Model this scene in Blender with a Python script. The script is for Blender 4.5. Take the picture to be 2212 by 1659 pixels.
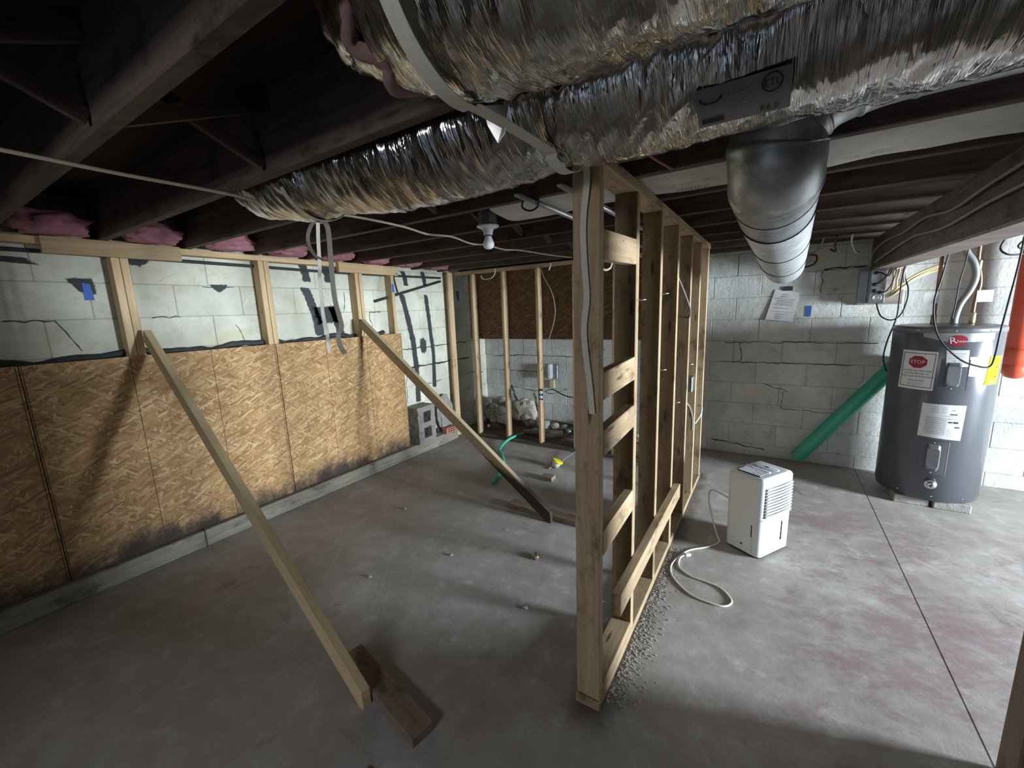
import bpy, bmesh, math, random
from mathutils import Vector, Matrix, noise as mnoise
random.seed(7)
for o in list(bpy.data.objects): bpy.data.objects.remove(o, do_unlink=True)
C = bpy.context.scene.collection
V = Vector
# ------------------------------------------------------------------ camera
FPX = 885.4; YAW, PITCH, ROLL = -.56888, -.17724, -.037034
fw = V((math.sin(YAW)*math.cos(PITCH), math.cos(YAW)*math.cos(PITCH), math.sin(PITCH)))
rt = V((math.cos(YAW), -math.sin(YAW), 0)); up = rt.cross(fw)
cR = math.cos(ROLL)*rt + math.sin(ROLL)*up; cU = -math.sin(ROLL)*rt + math.cos(ROLL)*up
cam_d = bpy.data.cameras.new('camera'); cam = bpy.data.objects.new('camera', cam_d); C.objects.link(cam)
cam_d.sensor_width = 36; cam_d.lens = FPX/2212*36; cam_d.clip_start = .02
cam.matrix_world = Matrix(((cR.x, cU.x, -fw.x, 0), (cR.y, cU.y, -fw.y, 0), (cR.z, cU.z, -fw.z, 1.5), (0, 0, 0, 1)))
bpy.context.scene.camera = cam
# ------------------------------------------------------------------ light
sc = bpy.context.scene
w = bpy.data.worlds.new('World'); sc.world = w; w.use_nodes = True
w.node_tree.nodes['Background'].inputs[0].default_value = (.62, .76, 1, 1)
w.node_tree.nodes['Background'].inputs[1].default_value = .6
def area(name, loc, sy, sz, watts, col, aim):
    l = bpy.data.lights.new(name, 'AREA'); l.shape = 'RECTANGLE'; l.size = sy; l.size_y = sz; l.energy = watts; l.color = col
    o = bpy.data.objects.new(name, l); C.objects.link(o); o.location = loc
    o.rotation_euler = V(aim).to_track_quat('-Z', 'Z').to_euler(); return o
# daylight outside the window opening of the right wall, and an added dim fill light behind the camera
area('daylight_window', (5.40, 2.75, 1.2), .95, 1.25, 1200, (.80, .91, 1), (-1, -.35, -.05))
area('fill_behind_camera', (-.75, -2.1, 1.74), .9, .42, 20, (.93, .96, 1), (0, .8, -.7))
vs = sc.view_settings; vs.view_transform = 'Standard'; vs.look = 'None'; vs.gamma = 1; vs.exposure = .22; vs.use_curve_mapping = False

# ------------------------------------------------------------------ helpers
WM = {}
def link(name, data, parent=None, m=None):
    o = bpy.data.objects.new(name, data); C.objects.link(o); m = m or Matrix.Identity(4)
    if parent is not None:
        o.parent = parent; o.matrix_basis = WM[parent].inverted() @ m
    else: o.matrix_basis = m
    WM[o] = m; return o
def tag(o, label, cat, group=None):
    o['label'] = label; o['category'] = cat
    if group: o['group'] = group
    return o
def thing(name, label, cat, loc=(0, 0, 0), group=None):
    o = link(name, None, None, Matrix.Translation(loc)); o.empty_display_size = .05
    return tag(o, label, cat, group)
def struct(o): o['kind'] = 'structure'; return o
def mesh(name, vs_, fs, mat, smooth=False, uv=None):
    me = bpy.data.meshes.new(name); me.from_pydata([tuple(v) for v in vs_], [], fs); me.materials.append(mat)
    if smooth: me.polygons.foreach_set('use_smooth', [True]*len(me.polygons))
    if uv:
        L = me.uv_layers.new(name='UVMap')
        for l in me.loops: L.data[l.index].uv = uv[l.vertex_index]
    me.update(); return me
def mk(name, vs_, fs, mat, parent=None, smooth=False, m=None, uv=None):
    return link(name, mesh(name, vs_, fs, mat, smooth, uv), parent, m)
def boxvf(x0, x1, y0, y1, z0, z1):
    v = [(x, y, z) for x in (x0, x1) for y in (y0, y1) for z in (z0, z1)]
    return v, [(0, 1, 3, 2), (4, 6, 7, 5), (0, 4, 5, 1), (2, 3, 7, 6), (0, 2, 6, 4), (1, 5, 7, 3)]
def join(*vf):
    v, f = [], []
    for a, b in vf: n = len(v); v += list(a); f += [tuple(i+n for i in q) for q in b]
    return v, f
def bevbox(x0, x1, y0, y1, z0, z1, mat, bev=.003, seg=1, name='box', jit=0, smooth=False):
    bm = bmesh.new(); v, f = boxvf(x0, x1, y0, y1, z0, z1)
    bv = [bm.verts.new(p) for p in v]
    for q in f: bm.faces.new([bv[i] for i in q])
    bmesh.ops.recalc_face_normals(bm, faces=bm.faces)
    if bev: bmesh.ops.bevel(bm, geom=list(bm.edges), offset=bev, segments=seg, affect='EDGES', profile=.5)
    if jit:
        for q in bm.verts: q.co += V((random.uniform(-jit, jit) for _ in range(3)))
    me = bpy.data.meshes.new(name); bm.to_mesh(me); bm.free(); me.materials.append(mat)
    if smooth: me.polygons.foreach_set('use_smooth', [True]*len(me.polygons))
    return me
def box(name, x0, x1, y0, y1, z0, z1, mat, parent=None, bev=.003, seg=1, jit=0):
    return link(name, bevbox(x0, x1, y0, y1, z0, z1, mat, bev, seg, name, jit), parent)
def frame(a, b, upv=(0, 0, 1)):
    a, b = V(a), V(b); x = (b-a).normalized(); z = V(upv); z = (z - x*z.dot(x)).normalized(); y = z.cross(x)
    return Matrix(((x.x, y.x, z.x, a.x), (x.y, y.y, z.y, a.y), (x.z, y.z, z.z, a.z), (0, 0, 0, 1))), (b-a).length
def lumber(name, a, b, wd, th, mat, parent=None, upv=(0, 0, 1), bev=.0025, seg=1, cut0=0, cut1=0):
    """board with its length on local X (grain), width on local Y, thickness on local Z"""
    m, L = frame(a, b, upv); me = bevbox(0, L, -wd/2, wd/2, -th/2, th/2, mat, bev, seg, name)
    for v in me.vertices:
        if v.co.x < L/2: v.co.x += cut0*v.co.z
        else: v.co.x += cut1*v.co.z
    return link(name, me, parent, m)
def spline(pts, n=8):
    P = [V(p) for p in pts]; out = []
    for i in range(len(P)-1):
        p0, p1, p2, p3 = P[max(i-1, 0)], P[i], P[i+1], P[min(i+2, len(P)-1)]
        for k in range(n):
            t = k/n
            out.append(.5*((2*p1)+(p2-p0)*t+(2*p0-5*p1+4*p2-p3)*t*t+(3*p1-p0-3*p2+p3)*t**3))
    out.append(P[-1]); return out
def frames(P):
    T = [(P[min(i+1, len(P)-1)]-P[max(i-1, 0)]).normalized() for i in range(len(P))]
    n = V((0, 0, 1)) if abs(T[0].z) < .9 else V((0, 1, 0))
    out = []
    for t in T:
        n = (n - t*n.dot(t)).normalized(); out.append((t, n, t.cross(n)))
    return out
def sweepvf(P, R, seg=10, cap=True, disp=None):
    F = frames(P); v, f, uv = [], [], []; s = 0
    for i, p in enumerate(P):
        if i: s += (p-P[i-1]).length
        r = R(i/(len(P)-1)) if callable(R) else R
        for k in range(seg):
            a = 2*math.pi*k/seg; rr = r + (disp(s, a, r) if disp else 0)
            v.append(p + (F[i][1]*math.cos(a)+F[i][2]*math.sin(a))*rr); uv.append((s, k/seg*2*math.pi*.17))
    for i in range(len(P)-1):
        for k in range(seg): f.append((i*seg+k, i*seg+(k+1) % seg, (i+1)*seg+(k+1) % seg, (i+1)*seg+k))
    if cap: f.append(tuple(range(seg))[::-1]); f.append(tuple((len(P)-1)*seg+k for k in range(seg)))
    return v, f, uv
def tube(name, pts, r, mat, parent=None, seg=8, sp=8, cap=True, disp=None):
    P = spline(pts, sp) if sp else [V(p) for p in pts]
    v, f, uv = sweepvf(P, r, seg, cap, disp); return mk(name, v, f, mat, parent, True, uv=uv)
def ribbon(name, pts, width, th, wdir, mat, parent=None, sp=6):
    P = spline(pts, sp); v, f = [], []; wd = V(wdir)
    for i, p in enumerate(P):
        t = (P[min(i+1, len(P)-1)]-P[max(i-1, 0)]).normalized(); a = (wd - t*wd.dot(t)).normalized(); n = t.cross(a)
        for sx, sz in ((-1, -1), (1, -1), (1, 1), (-1, 1)): v.append(p + a*width/2*sx + n*th/2*sz)
    for i in range(len(P)-1):
        for k in range(4): f.append((i*4+k, i*4+(k+1) % 4, i*4+4+(k+1) % 4, i*4+4+k))
    f += [(3, 2, 1, 0), tuple(len(v)-4+k for k in range(4))]
    return mk(name, v, f, mat, parent)
def lathevf(prof, seg=24):
    v, f = [], []
    for r, z in prof:
        for k in range(seg): a = 2*math.pi*k/seg; v.append((r*math.cos(a), r*math.sin(a), z))
    for i in range(len(prof)-1):
        for k in range(seg): f.append((i*seg+k, i*seg+(k+1) % seg, (i+1)*seg+(k+1) % seg, (i+1)*seg+k))
    f.append(tuple(range(seg))[::-1]); f.append(tuple((len(prof)-1)*seg+k for k in range(seg)))
    return v, f
def lathe(name, prof, mat, parent=None, m=None, seg=24, smooth=True):
    v, f = lathevf(prof, seg); return mk(name, v, f, mat, parent, smooth, m)
def auto(o, ang=40):
    me = o.data
    bm = bmesh.new(); bm.from_mesh(me)
    for e in bm.edges:
        if len(e.link_faces) == 2 and e.calc_face_angle(0) > math.radians(ang): e.smooth = False
    for p in bm.faces: p.smooth = True
    bm.to_mesh(me); bm.free(); return o
def T(x, y, z): return Matrix.Translation((x, y, z))
def Rz(a): return Matrix.Rotation(a, 4, 'Z')
def textmesh(s, size, align='CENTER'):
    c = bpy.data.curves.new('t', 'FONT'); c.body = s; c.size = size; c.align_x = align; c.align_y = 'CENTER'; c.resolution_u = 2
    o = bpy.data.objects.new('t', c); C.objects.link(o); dg = bpy.context.evaluated_depsgraph_get(); dg.update()
    me = bpy.data.meshes.new_from_object(o.evaluated_get(dg))
    vs_ = [v.co.copy() for v in me.vertices]; fs = [tuple(p.vertices) for p in me.polygons]
    bpy.data.objects.remove(o, do_unlink=True); bpy.data.curves.remove(c); bpy.data.meshes.remove(me); return vs_, fs

# ------------------------------------------------------------------ materials
class NT:
    def __init__(s, name):
        s.m = bpy.data.materials.new(name); s.m.use_nodes = True; s.t = s.m.node_tree; s.b = s.t.nodes['Principled BSDF']
    def n(s, typ, **kw):
        o = s.t.nodes.new('ShaderNode'+typ)
        for k, v in kw.items():
            if k.startswith('i_'): s.set(o.inputs[k[2:].replace('_', ' ')], v)
            else: setattr(o, k, v)
        return o
    def set(s, inp, v):
        if hasattr(v, 'is_output') or isinstance(v, bpy.types.NodeSocket): s.t.links.new(v, inp)
        elif isinstance(v, bpy.types.Node): s.t.links.new(v.outputs[0], inp)
        else: inp.default_value = v
    def obj(s): return s.n('TexCoord').outputs['Object']
    def mp(s, vec, sc=(1, 1, 1), rot=(0, 0, 0), loc=(0, 0, 0)):
        o = s.n('Mapping'); s.set(o.inputs['Vector'], vec); o.inputs['Scale'].default_value = sc; o.inputs['Rotation'].default_value = rot; o.inputs['Location'].default_value = loc; return o.outputs[0]
    def noise(s, vec, scale=5, detail=4, rough=.6, dist=0):
        o = s.n('TexNoise'); s.set(o.inputs['Vector'], vec); o.inputs['Scale'].default_value = scale; o.inputs['Detail'].default_value = detail; o.inputs['Roughness'].default_value = rough; o.inputs['Distortion'].default_value = dist; return o.outputs['Fac']
    def ramp(s, fac, stops, interp='LINEAR'):
        o = s.n('ValToRGB'); s.set(o.inputs[0], fac); e = o.color_ramp.elements; o.color_ramp.interpolation = interp
        while len(e) < len(stops): e.new(.5)
        for a, (p, c) in zip(e, stops): a.position = p; a.color = (*c, 1) if len(c) == 3 else c
        return o.outputs[0]
    def val(s, fac, a, b):   # smooth 0..1 mask between a and b
        o = s.n('MapRange'); o.interpolation_type = 'SMOOTHSTEP'; s.set(o.inputs[0], fac); o.inputs[1].default_value = a; o.inputs[2].default_value = b; return o.outputs[0]
    def mix(s, f, a, b, mode='MIX'):
        o = s.n('Mix', data_type='RGBA', blend_type=mode); s.set(o.inputs[0], f); s.set(o.inputs[6], (*a, 1) if isinstance(a, tuple) else a); s.set(o.inputs[7], (*b, 1) if isinstance(b, tuple) else b); return o.outputs[2]
    def math(s, op, a, b=0.):
        o = s.n('Math', operation=op); s.set(o.inputs[0], a); s.set(o.inputs[1], b); return o.outputs[0]
    def add(s, a, b):
        o = s.n('VectorMath', operation='ADD'); s.set(o.inputs[0], a); s.set(o.inputs[1], b); return o.outputs[0]
    def sep(s, v): o = s.n('SeparateXYZ'); s.set(o.inputs[0], v); return o.outputs
    def bump(s, h, strength=.3, dist=.01):
        o = s.n('Bump'); s.set(o.inputs['Height'], h); o.inputs['Strength'].default_value = strength; o.inputs['Distance'].default_value = dist
        s.set(s.b.inputs['Normal'], o.outputs[0])
    def out(s, col=None, rough=None, metal=None, spec=None):
        for k, v in (('Base Color', col), ('Roughness', rough), ('Metallic', metal), ('Specular IOR Level', spec)):
            if v is not None: s.set(s.b.inputs[k], (*v, 1) if isinstance(v, tuple) and len(v) == 3 else v)
        return s.m
def plain(name, col, rough=.6, metal=0., var=.12, scale=25, spec=.4):
    N = NT(name); n = N.noise(N.obj(), scale, 3)
    c = N.mix(n, tuple(x*(1-var) for x in col), tuple(min(1, x*(1+var)) for x in col)); return N.out(c, rough, metal, spec)
def wood(name, light, dark, knots=.5, rough=.75, grain=1.0, grime=None, gr=(.5, .75), foot=None, spots=.25):
    N = NT(name); oi = N.n('ObjectInfo').outputs['Random']; off = N.n('CombineXYZ', i_X=N.math('MULTIPLY', oi, 37.), i_Y=N.math('MULTIPLY', oi, 11.)).outputs[0]
    p = N.add(N.obj(), off)
    a = N.noise(N.mp(p, (2.2, 38*grain, 38*grain)), 1, 5, .65, .4)
    b = N.noise(N.mp(p, (14, 120, 120)), 1, 3, .6)
    c = N.noise(N.mp(p, (1.3, 5, 5)), 1, 3, .5)
    f = N.math('ADD', N.math('MULTIPLY', a, .55), N.math('ADD', N.math('MULTIPLY', b, .2), N.math('MULTIPLY', c, .3)))
    col = N.ramp(f, [(.36, dark), (.62, light)])
    vo = N.n('TexVoronoi'); N.set(vo.inputs['Vector'], N.mp(p, (3.2, 16, 16))); vo.inputs['Scale'].default_value = 1
    k = N.val(vo.outputs['Distance'], .17, .05)
    col = N.mix(N.math('MULTIPLY', k, knots), col, tuple(x*.22 for x in dark))
    sp = N.noise(N.mp(p, (22, 60, 60)), 1, 3, .6); col = N.mix(N.math('MULTIPLY', N.val(sp, .66, .74), spots), col, tuple(x*.2 for x in dark))
    if grime:
        g = N.val(N.noise(N.mp(p, (5, 9, 9)), 1, 5, .7), *gr); col = N.mix(g, col, grime)
    if foot:
        ox, oy, oz = N.sep(N.obj()); e = N.math('ADD', ox, N.math('ADD', N.math('MULTIPLY', N.noise(N.mp(p, (3, 14, 14)), 1, 4), .45), N.math('MULTIPLY', oz, -4.)))
        col = N.mix(N.math('MULTIPLY', N.val(e, *foot), .93), col, (.022, .018, .014))
    br = N.n('HueSaturation'); N.set(br.inputs['Color'], col); N.set(br.inputs['Value'], N.math('ADD', N.math('MULTIPLY', oi, .35), .82))
    N.bump(f, .35, .004); return N.out(br.outputs[0], rough, None, .25)
def tarfilm():
    N = NT('tar_film'); a = N.n('Attribute', attribute_name='cover').outputs['Fac']; n = N.noise(N.n('NewGeometry').outputs['Position'], 55, 4, .7)
    N.set(N.b.inputs['Alpha'], N.val(N.math('ADD', a, N.math('MULTIPLY', N.math('ADD', n, -.5), 1.3)), .25, .7)); return N.out((.035, .038, .04), .75)
M = {}
M['fresh'] = wood('fresh_pine', (.66, .50, .30), (.50, .34, .17), .75)
M['brace'] = wood('brace_pine', (.68, .53, .32), (.54, .39, .21), .6)
M['brace2'] = wood('stained_brace_pine', (.60, .48, .31), (.48, .36, .21), .6, foot=(1.98, 2.25))
M['stud'] = wood('aged_stud_wood', (.44, .325, .20), (.28, .19, .105), .9, grime=(.15, .098, .055), gr=(.50, .72), spots=.8)
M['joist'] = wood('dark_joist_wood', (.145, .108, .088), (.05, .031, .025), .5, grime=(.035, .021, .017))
M['pole'] = wood('weathered_stud_wood', (.50, .36, .22), (.30, .20, .11), .6, grime=(.14, .09, .055), gr=(.55, .75))
M['sill'] = wood('grey_sill_timber', (.27, .245, .20), (.15, .13, .10), .2, grime=(.09, .085, .07))
M['dirtyboard'] = wood('dirty_floor_board', (.26, .20, .155), (.15, .11, .08), .5, grime=(.05, .042, .035))
M['charred'] = wood('damp_dark_wood', (.10, .085, .07), (.04, .032, .026), .2, grime=(.02, .018, .015))
M['beam'] = wood('beam_wood', (.30, .25, .22), (.14, .10, .09), .2)
def concrete():
    N = NT('concrete_floor'); p = N.obj(); x, y, z = N.sep(p)
    a = N.noise(p, 1.1, 6, .62, .3); b = N.noise(p, 9, 6, .7); c = N.noise(p, 55, 4, .7); d = N.noise(N.mp(p, (1, 1, 1), loc=(7, 3, 0)), 2.6, 6, .68, .8)
    col = N.ramp(N.math('ADD', N.math('MULTIPLY', a, .6), N.math('MULTIPLY', b, .4)), [(.36, (.23, .207, .183)), (.52, (.325, .303, .28)), (.66, (.42, .405, .385))])
    col = N.mix(N.math('MULTIPLY', N.val(b, .56, .70), .45), col, (.48, .48, .47))
    col = N.mix(N.math('MULTIPLY', N.val(d, .60, .72), .6), col, (.13, .11, .09))
    # old purple-red floor paint that survives on the right-hand bay
    e = N.noise(N.mp(N.mp(p, rot=(0, 0, -.35)), (.8, 1.25, 1)), 5.0, 10, .8, .3); zone = N.math('MULTIPLY', N.val(x, -.25, .25), N.val(y, 3.9, 3.2))
    g = N.noise(N.mp(p, (1, 1, 1), loc=(2, 9, 0)), .9, 2)
    red = N.math('MULTIPLY', N.math('MULTIPLY', N.val(N.math('ADD', e, N.math('MULTIPLY', g, .5)), .68, .86), zone), .62)
    col = N.mix(red, col, (.195, .115, .14))
    col = N.mix(N.math('MULTIPLY', N.val(c, .66, .74), .5), col, (.10, .09, .08))
    tr = N.noise(N.mp(N.mp(p, rot=(0, 0, .9)), (1.2, 26, 1)), 1, 4, .6, .3); col = N.mix(N.math('MULTIPLY', N.math('MULTIPLY', N.val(tr, .56, .7), N.val(a, .45, .6)), .35), col, (.47, .46, .44))
    # damp dark rim along the partition plate, ragged
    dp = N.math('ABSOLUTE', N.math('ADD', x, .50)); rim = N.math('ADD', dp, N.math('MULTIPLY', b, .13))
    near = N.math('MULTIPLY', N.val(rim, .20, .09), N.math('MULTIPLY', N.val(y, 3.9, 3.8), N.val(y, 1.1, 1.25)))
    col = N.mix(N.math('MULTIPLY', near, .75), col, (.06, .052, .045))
    N.bump(N.math('ADD', N.math('MULTIPLY', b, .5), N.math('MULTIPLY', c, .5)), .25, .006)
    return N.out(col, N.ramp(b, [(.3, (.5,)*3), (.7, (.75,)*3)]), None, .4)
M['floor'] = concrete()
def blockpaint(name, base, dirt, crack=True, warm=.3):
    N = NT(name); g = N.n('NewGeometry').outputs['Position']; oi = N.n('ObjectInfo').outputs['Random']
    a = N.noise(g, 2.3, 6, .65); b = N.noise(g, 38, 4, .7); c = N.noise(g, 7, 6, .72, .5); d = N.noise(N.mp(g, (1, 1, 1), loc=(4, 1, 2)), 15, 5, .75, .8)
    col = N.ramp(a, [(.34, tuple(x*.74 for x in base)), (.62, base)])
    col = N.mix(N.math('MULTIPLY', N.val(c, .5, .70), .6), col, dirt)
    col = N.mix(N.math('MULTIPLY', N.val(d, .60, .72), .35), col, tuple(x*.55 for x in dirt))
    col = N.mix(N.math('MULTIPLY', N.val(d, .40, .30), .35), col, tuple(min(1, x*1.2) for x in base))
    col = N.mix(N.math('MULTIPLY', N.val(N.noise(N.mp(g, (1, 1, 2.2)), 1.7, 4), .56, .7), warm), col, (.50, .44, .25))
    if crack:
        v = N.n('TexVoronoi', feature='DISTANCE_TO_EDGE'); N.set(v.inputs['Vector'], N.add(N.mp(g, (1, 1, .8)), N.n('VectorMath', operation='SCALE', i_Vector=N.n('TexNoise', i_Vector=g, i_Scale=6.).outputs['Color'], i_Scale=.28).outputs[0])); v.inputs['Scale'].default_value = 2.1
        cm = N.math('MULTIPLY', N.val(v.outputs['Distance'], .008, .002), N.val(N.noise(g, 1.3, 2), .57, .68)); col = N.mix(N.math('MULTIPLY', cm, .85), col, (.10, .09, .075))
    h = N.n('HueSaturation'); N.set(h.inputs['Color'], col); N.set(h.inputs['Value'], N.math('ADD', N.math('MULTIPLY', oi, .1), .95))
    N.bump(N.math('ADD', N.math('MULTIPLY', b, .6), N.math('ADD', c, d)), .6, .008); return N.out(h.outputs[0], .8, None, .25)
M['block'] = blockpaint('painted_block', (.60, .61, .58), (.36, .355, .33))
M['blockcream'] = blockpaint('cream_painted_block', (.68, .67, .56), (.44, .42, .33), True, .45)
M['mortar'] = blockpaint('painted_mortar', (.42, .42, .38), (.15, .14, .12), False)
M['blockgrey'] = blockpaint('bare_concrete_block', (.36, .35, .32), (.17, .16, .14), False, .1)
M['cinder'] = blockpaint('stained_cinder', (.25, .235, .215), (.035, .03, .026), False, .1)
M['stone'] = blockpaint('rubble_stone', (.44, .42, .36), (.18, .16, .13), False, .2)
M['bottlecap'] = plain('white_plastic_scrap', (.8, .8, .78))
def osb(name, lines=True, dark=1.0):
    N = NT(name); oi = N.n('ObjectInfo').outputs['Random']; p0 = N.obj()
    p = N.add(p0, N.n('CombineXYZ', i_X=N.math('MULTIPLY', oi, 9.)).outputs[0])
    wv = N.n('VectorMath', operation='SCALE', i_Vector=N.n('TexNoise', i_Vector=p, i_Scale=14.).outputs['Color'], i_Scale=.03).outputs[0]; p = N.add(p, wv)
    A, Bv = None, None
    for i, (an, sx, sy) in enumerate([(.1, 13, 66), (.9, 14, 74), (-.75, 14, 70), (1.5, 15, 78), (-1.15, 14, 72), (.6, 15, 90), (-.4, 15, 84)]):
        v = N.n('TexVoronoi', voronoi_dimensions='2D'); N.set(v.inputs['Vector'], N.mp(N.mp(p, (1, 1, 1), (0, 0, an)), (sx, sy, 1), (0, 0, 0), (i*3.7, i*1.3, 0))); v.inputs['Scale'].default_value = 1
        r, g, b_ = N.sep(v.outputs['Color'])
        if A is None: A, Bv = r, b_
        else:
            k = N.math('GREATER_THAN', g, .52)
            A = N.n('Mix', i_Factor=k, i_A=A, i_B=r).outputs[0]
    n = N.noise(N.mp(p, (6, 6, 1)), 1, 4); n2 = N.noise(N.mp(p, (90, 90, 1)), 1, 3)
    f = N.math('ADD', N.math('MULTIPLY', A, .62), N.math('ADD', N.math('MULTIPLY', n2, .22), N.math('MULTIPLY', n, .2)))
    D = dark
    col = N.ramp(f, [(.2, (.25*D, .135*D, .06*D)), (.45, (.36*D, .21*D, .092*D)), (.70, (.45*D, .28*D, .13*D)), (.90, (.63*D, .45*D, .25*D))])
    if lines:
        x, y, z = N.sep(p0)
        fr = N.math('ABSOLUTE', N.math('ADD', N.math('FRACT', N.math('DIVIDE', N.math('ADD', x, .2), .42)), -.5))
        col = N.mix(N.math('MULTIPLY', N.val(fr, .008, .003), .75), col, (.05, .032, .02))
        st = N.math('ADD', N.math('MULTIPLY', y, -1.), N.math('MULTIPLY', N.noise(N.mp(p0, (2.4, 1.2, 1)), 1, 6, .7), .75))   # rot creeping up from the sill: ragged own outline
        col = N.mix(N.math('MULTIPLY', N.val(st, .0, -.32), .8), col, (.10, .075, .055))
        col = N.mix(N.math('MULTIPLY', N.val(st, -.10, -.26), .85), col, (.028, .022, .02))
    N.bump(f, .4, .004); return N.out(col, .72, None, .3)
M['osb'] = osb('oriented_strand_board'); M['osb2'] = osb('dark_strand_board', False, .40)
def foil():
    N = NT('foil_jacket'); uv = N.n('TexCoord').outputs['UV']
    a = N.noise(N.mp(uv, (60, 3.2, 1), (0, 0, .10)), 1, 4, .6, .8); b = N.noise(N.mp(uv, (11, 3.5, 1), (0, 0, -.15)), 1, 3, .55, 1.2)
    r1 = N.math('ABSOLUTE', N.math('ADD', a, -.5)); r2 = N.math('ABSOLUTE', N.math('ADD', b, -.5))
    col = N.ramp(b, [(.3, (.38, .365, .34)), (.65, (.58, .565, .54))])
    N.bump(N.math('ADD', N.math('MULTIPLY', r1, .4), N.math('MULTIPLY', r2, .9)), .6, .018)
    return N.out(col, N.ramp(a, [(.3, (.07,)*3), (.7, (.17,)*3)]), 1.)
M['foil'] = foil()
M['tape'] = plain('foil_tape', (.62, .60, .57), .35, 1.)
def galv(name, c=(.42, .44, .45), r=.42, m=.85):
    N = NT(name); v = N.n('TexVoronoi'); N.set(v.inputs['Vector'], N.obj()); v.inputs['Scale'].default_value = 28
    s = N.sep(v.outputs['Color'])[0]; n = N.noise(N.obj(), 9, 4)
    col = N.mix(N.math('MULTIPLY', s, .5), tuple(x*.75 for x in c), tuple(x*1.3 for x in c)); col = N.mix(N.val(n, .55, .75), col, tuple(x*.55 for x in c)); return N.out(col, r, m)
M['galv'] = galv('galvanized_steel'); M['galvlight'] = galv('wrapped_galvanized', (.62, .64, .64), .4, .6); M['box'] = galv('electrical_box_steel', (.36, .39, .41), .38, .8)
M['emt'] = plain('conduit_steel', (.55, .57, .60), .35, .9)
M['strap'] = plain('woven_strap', (.64, .60, .50), .75, 0, .2, 120)
M['silverstrap'] = plain('plastic_silver_strap', (.68, .66, .60), .4, .35)
M['pink'] = plain('pink_fiberglass', (.46, .20, .24), .95, 0, .4, 30)
M['oldpink'] = plain('faded_pink_fiberglass', (.26, .15, .15), .95, 0, .4, 30)
M['paper'] = plain('kraft_paper', (.60, .58, .52), .8, 0, .3, 9); M['print'] = plain('grey_print', (.20, .21, .20), .8)
M['romex'] = plain('cream_cable', (.68, .58, .42), .5); M['black'] = plain('black_rubber', (.018, .018, .02), .5); M['whitecord'] = plain('grey_white_cord', (.62, .61, .55), .5)
M['greycable'] = plain('grey_cable', (.17, .165, .16), .5)
M['porcelain'] = plain('white_porcelain', (.82, .84, .86), .25, 0, .04); M['bulb'] = plain('frosted_bulb_glass', (.86, .87, .87), .3, 0, .03)
M['blue'] = plain('blue_painter_tape', (.035, .13, .50), .6); M['bluetag'] = M['blue']
M['whitepl'] = plain('white_plastic', (.62, .635, .63), .38, 0, .04, 4); M['greypl'] = plain('grey_plastic', (.36, .38, .40), .45); M['darkpl'] = plain('dark_plastic', (.03, .03, .035), .4); M['mauve'] = plain('vent_grid', (.50, .50, .56), .5)
M['tank'] = plain('heater_grey_enamel', (.095, .102, .115), .26, .25, .05, 3, .5); M['tanktop'] = plain('heater_top', (.16, .168, .178), .33, .3)
M['label'] = plain('white_label', (.70, .70, .70), .8, 0, .05, 25, .1); M['labelgrey'] = plain('pale_label', (.60, .62, .63), .5); M['yellow'] = plain('yellow_label', (.74, .64, .02), .85, 0, .05, 25, .05); M['red'] = plain('maroon_print', (.30, .018, .035), .45)
M['ink'] = plain('black_ink', (.02, .02, .022), .6); M['greyink'] = plain('pale_ink', (.36, .36, .38), .6)
M['chrome'] = plain('chrome_fitting', (.70, .72, .75), .18, 1.); M['brass'] = plain('brass_fitting', (.42, .34, .20), .45, .8); M['copper'] = plain('copper_tube', (.24, .135, .09), .5, .7)
M['pvc'] = plain('green_pvc', (.055, .36, .25), .42, 0, .1, 4); M['hose'] = plain('green_hose', (.05, .40, .27), .4); M['redpipe'] = plain('red_pipe_paint', (.60, .095, .045), .45, 0, .2, 6)
M['brick'] = blockpaint('clay_brick', (.46, .19, .13), (.30, .11, .08), False, 0); M['dirt'] = plain('earth', (.13, .105, .08), .95, 0, .5, 18)
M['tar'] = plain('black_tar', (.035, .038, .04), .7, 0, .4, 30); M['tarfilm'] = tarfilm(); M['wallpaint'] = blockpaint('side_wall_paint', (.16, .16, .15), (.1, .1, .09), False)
M['gold'] = plain('yellowish_wire_sheath', (.55, .46, .26), .55); M['debris'] = plain('plaster_crumbs', (.42, .40, .37), .9, 0, .5, 60); M['flex'] = plain('grey_flex_conduit', (.20, .21, .21), .45, .3)
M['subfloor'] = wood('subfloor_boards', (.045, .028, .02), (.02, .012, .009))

# ------------------------------------------------------------------ room
XL, YB, JZ = -3.30, 4.53, 1.965      # left wall face, back wall face, underside of the joists
XR, YF = 5.05, -1.7
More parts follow.
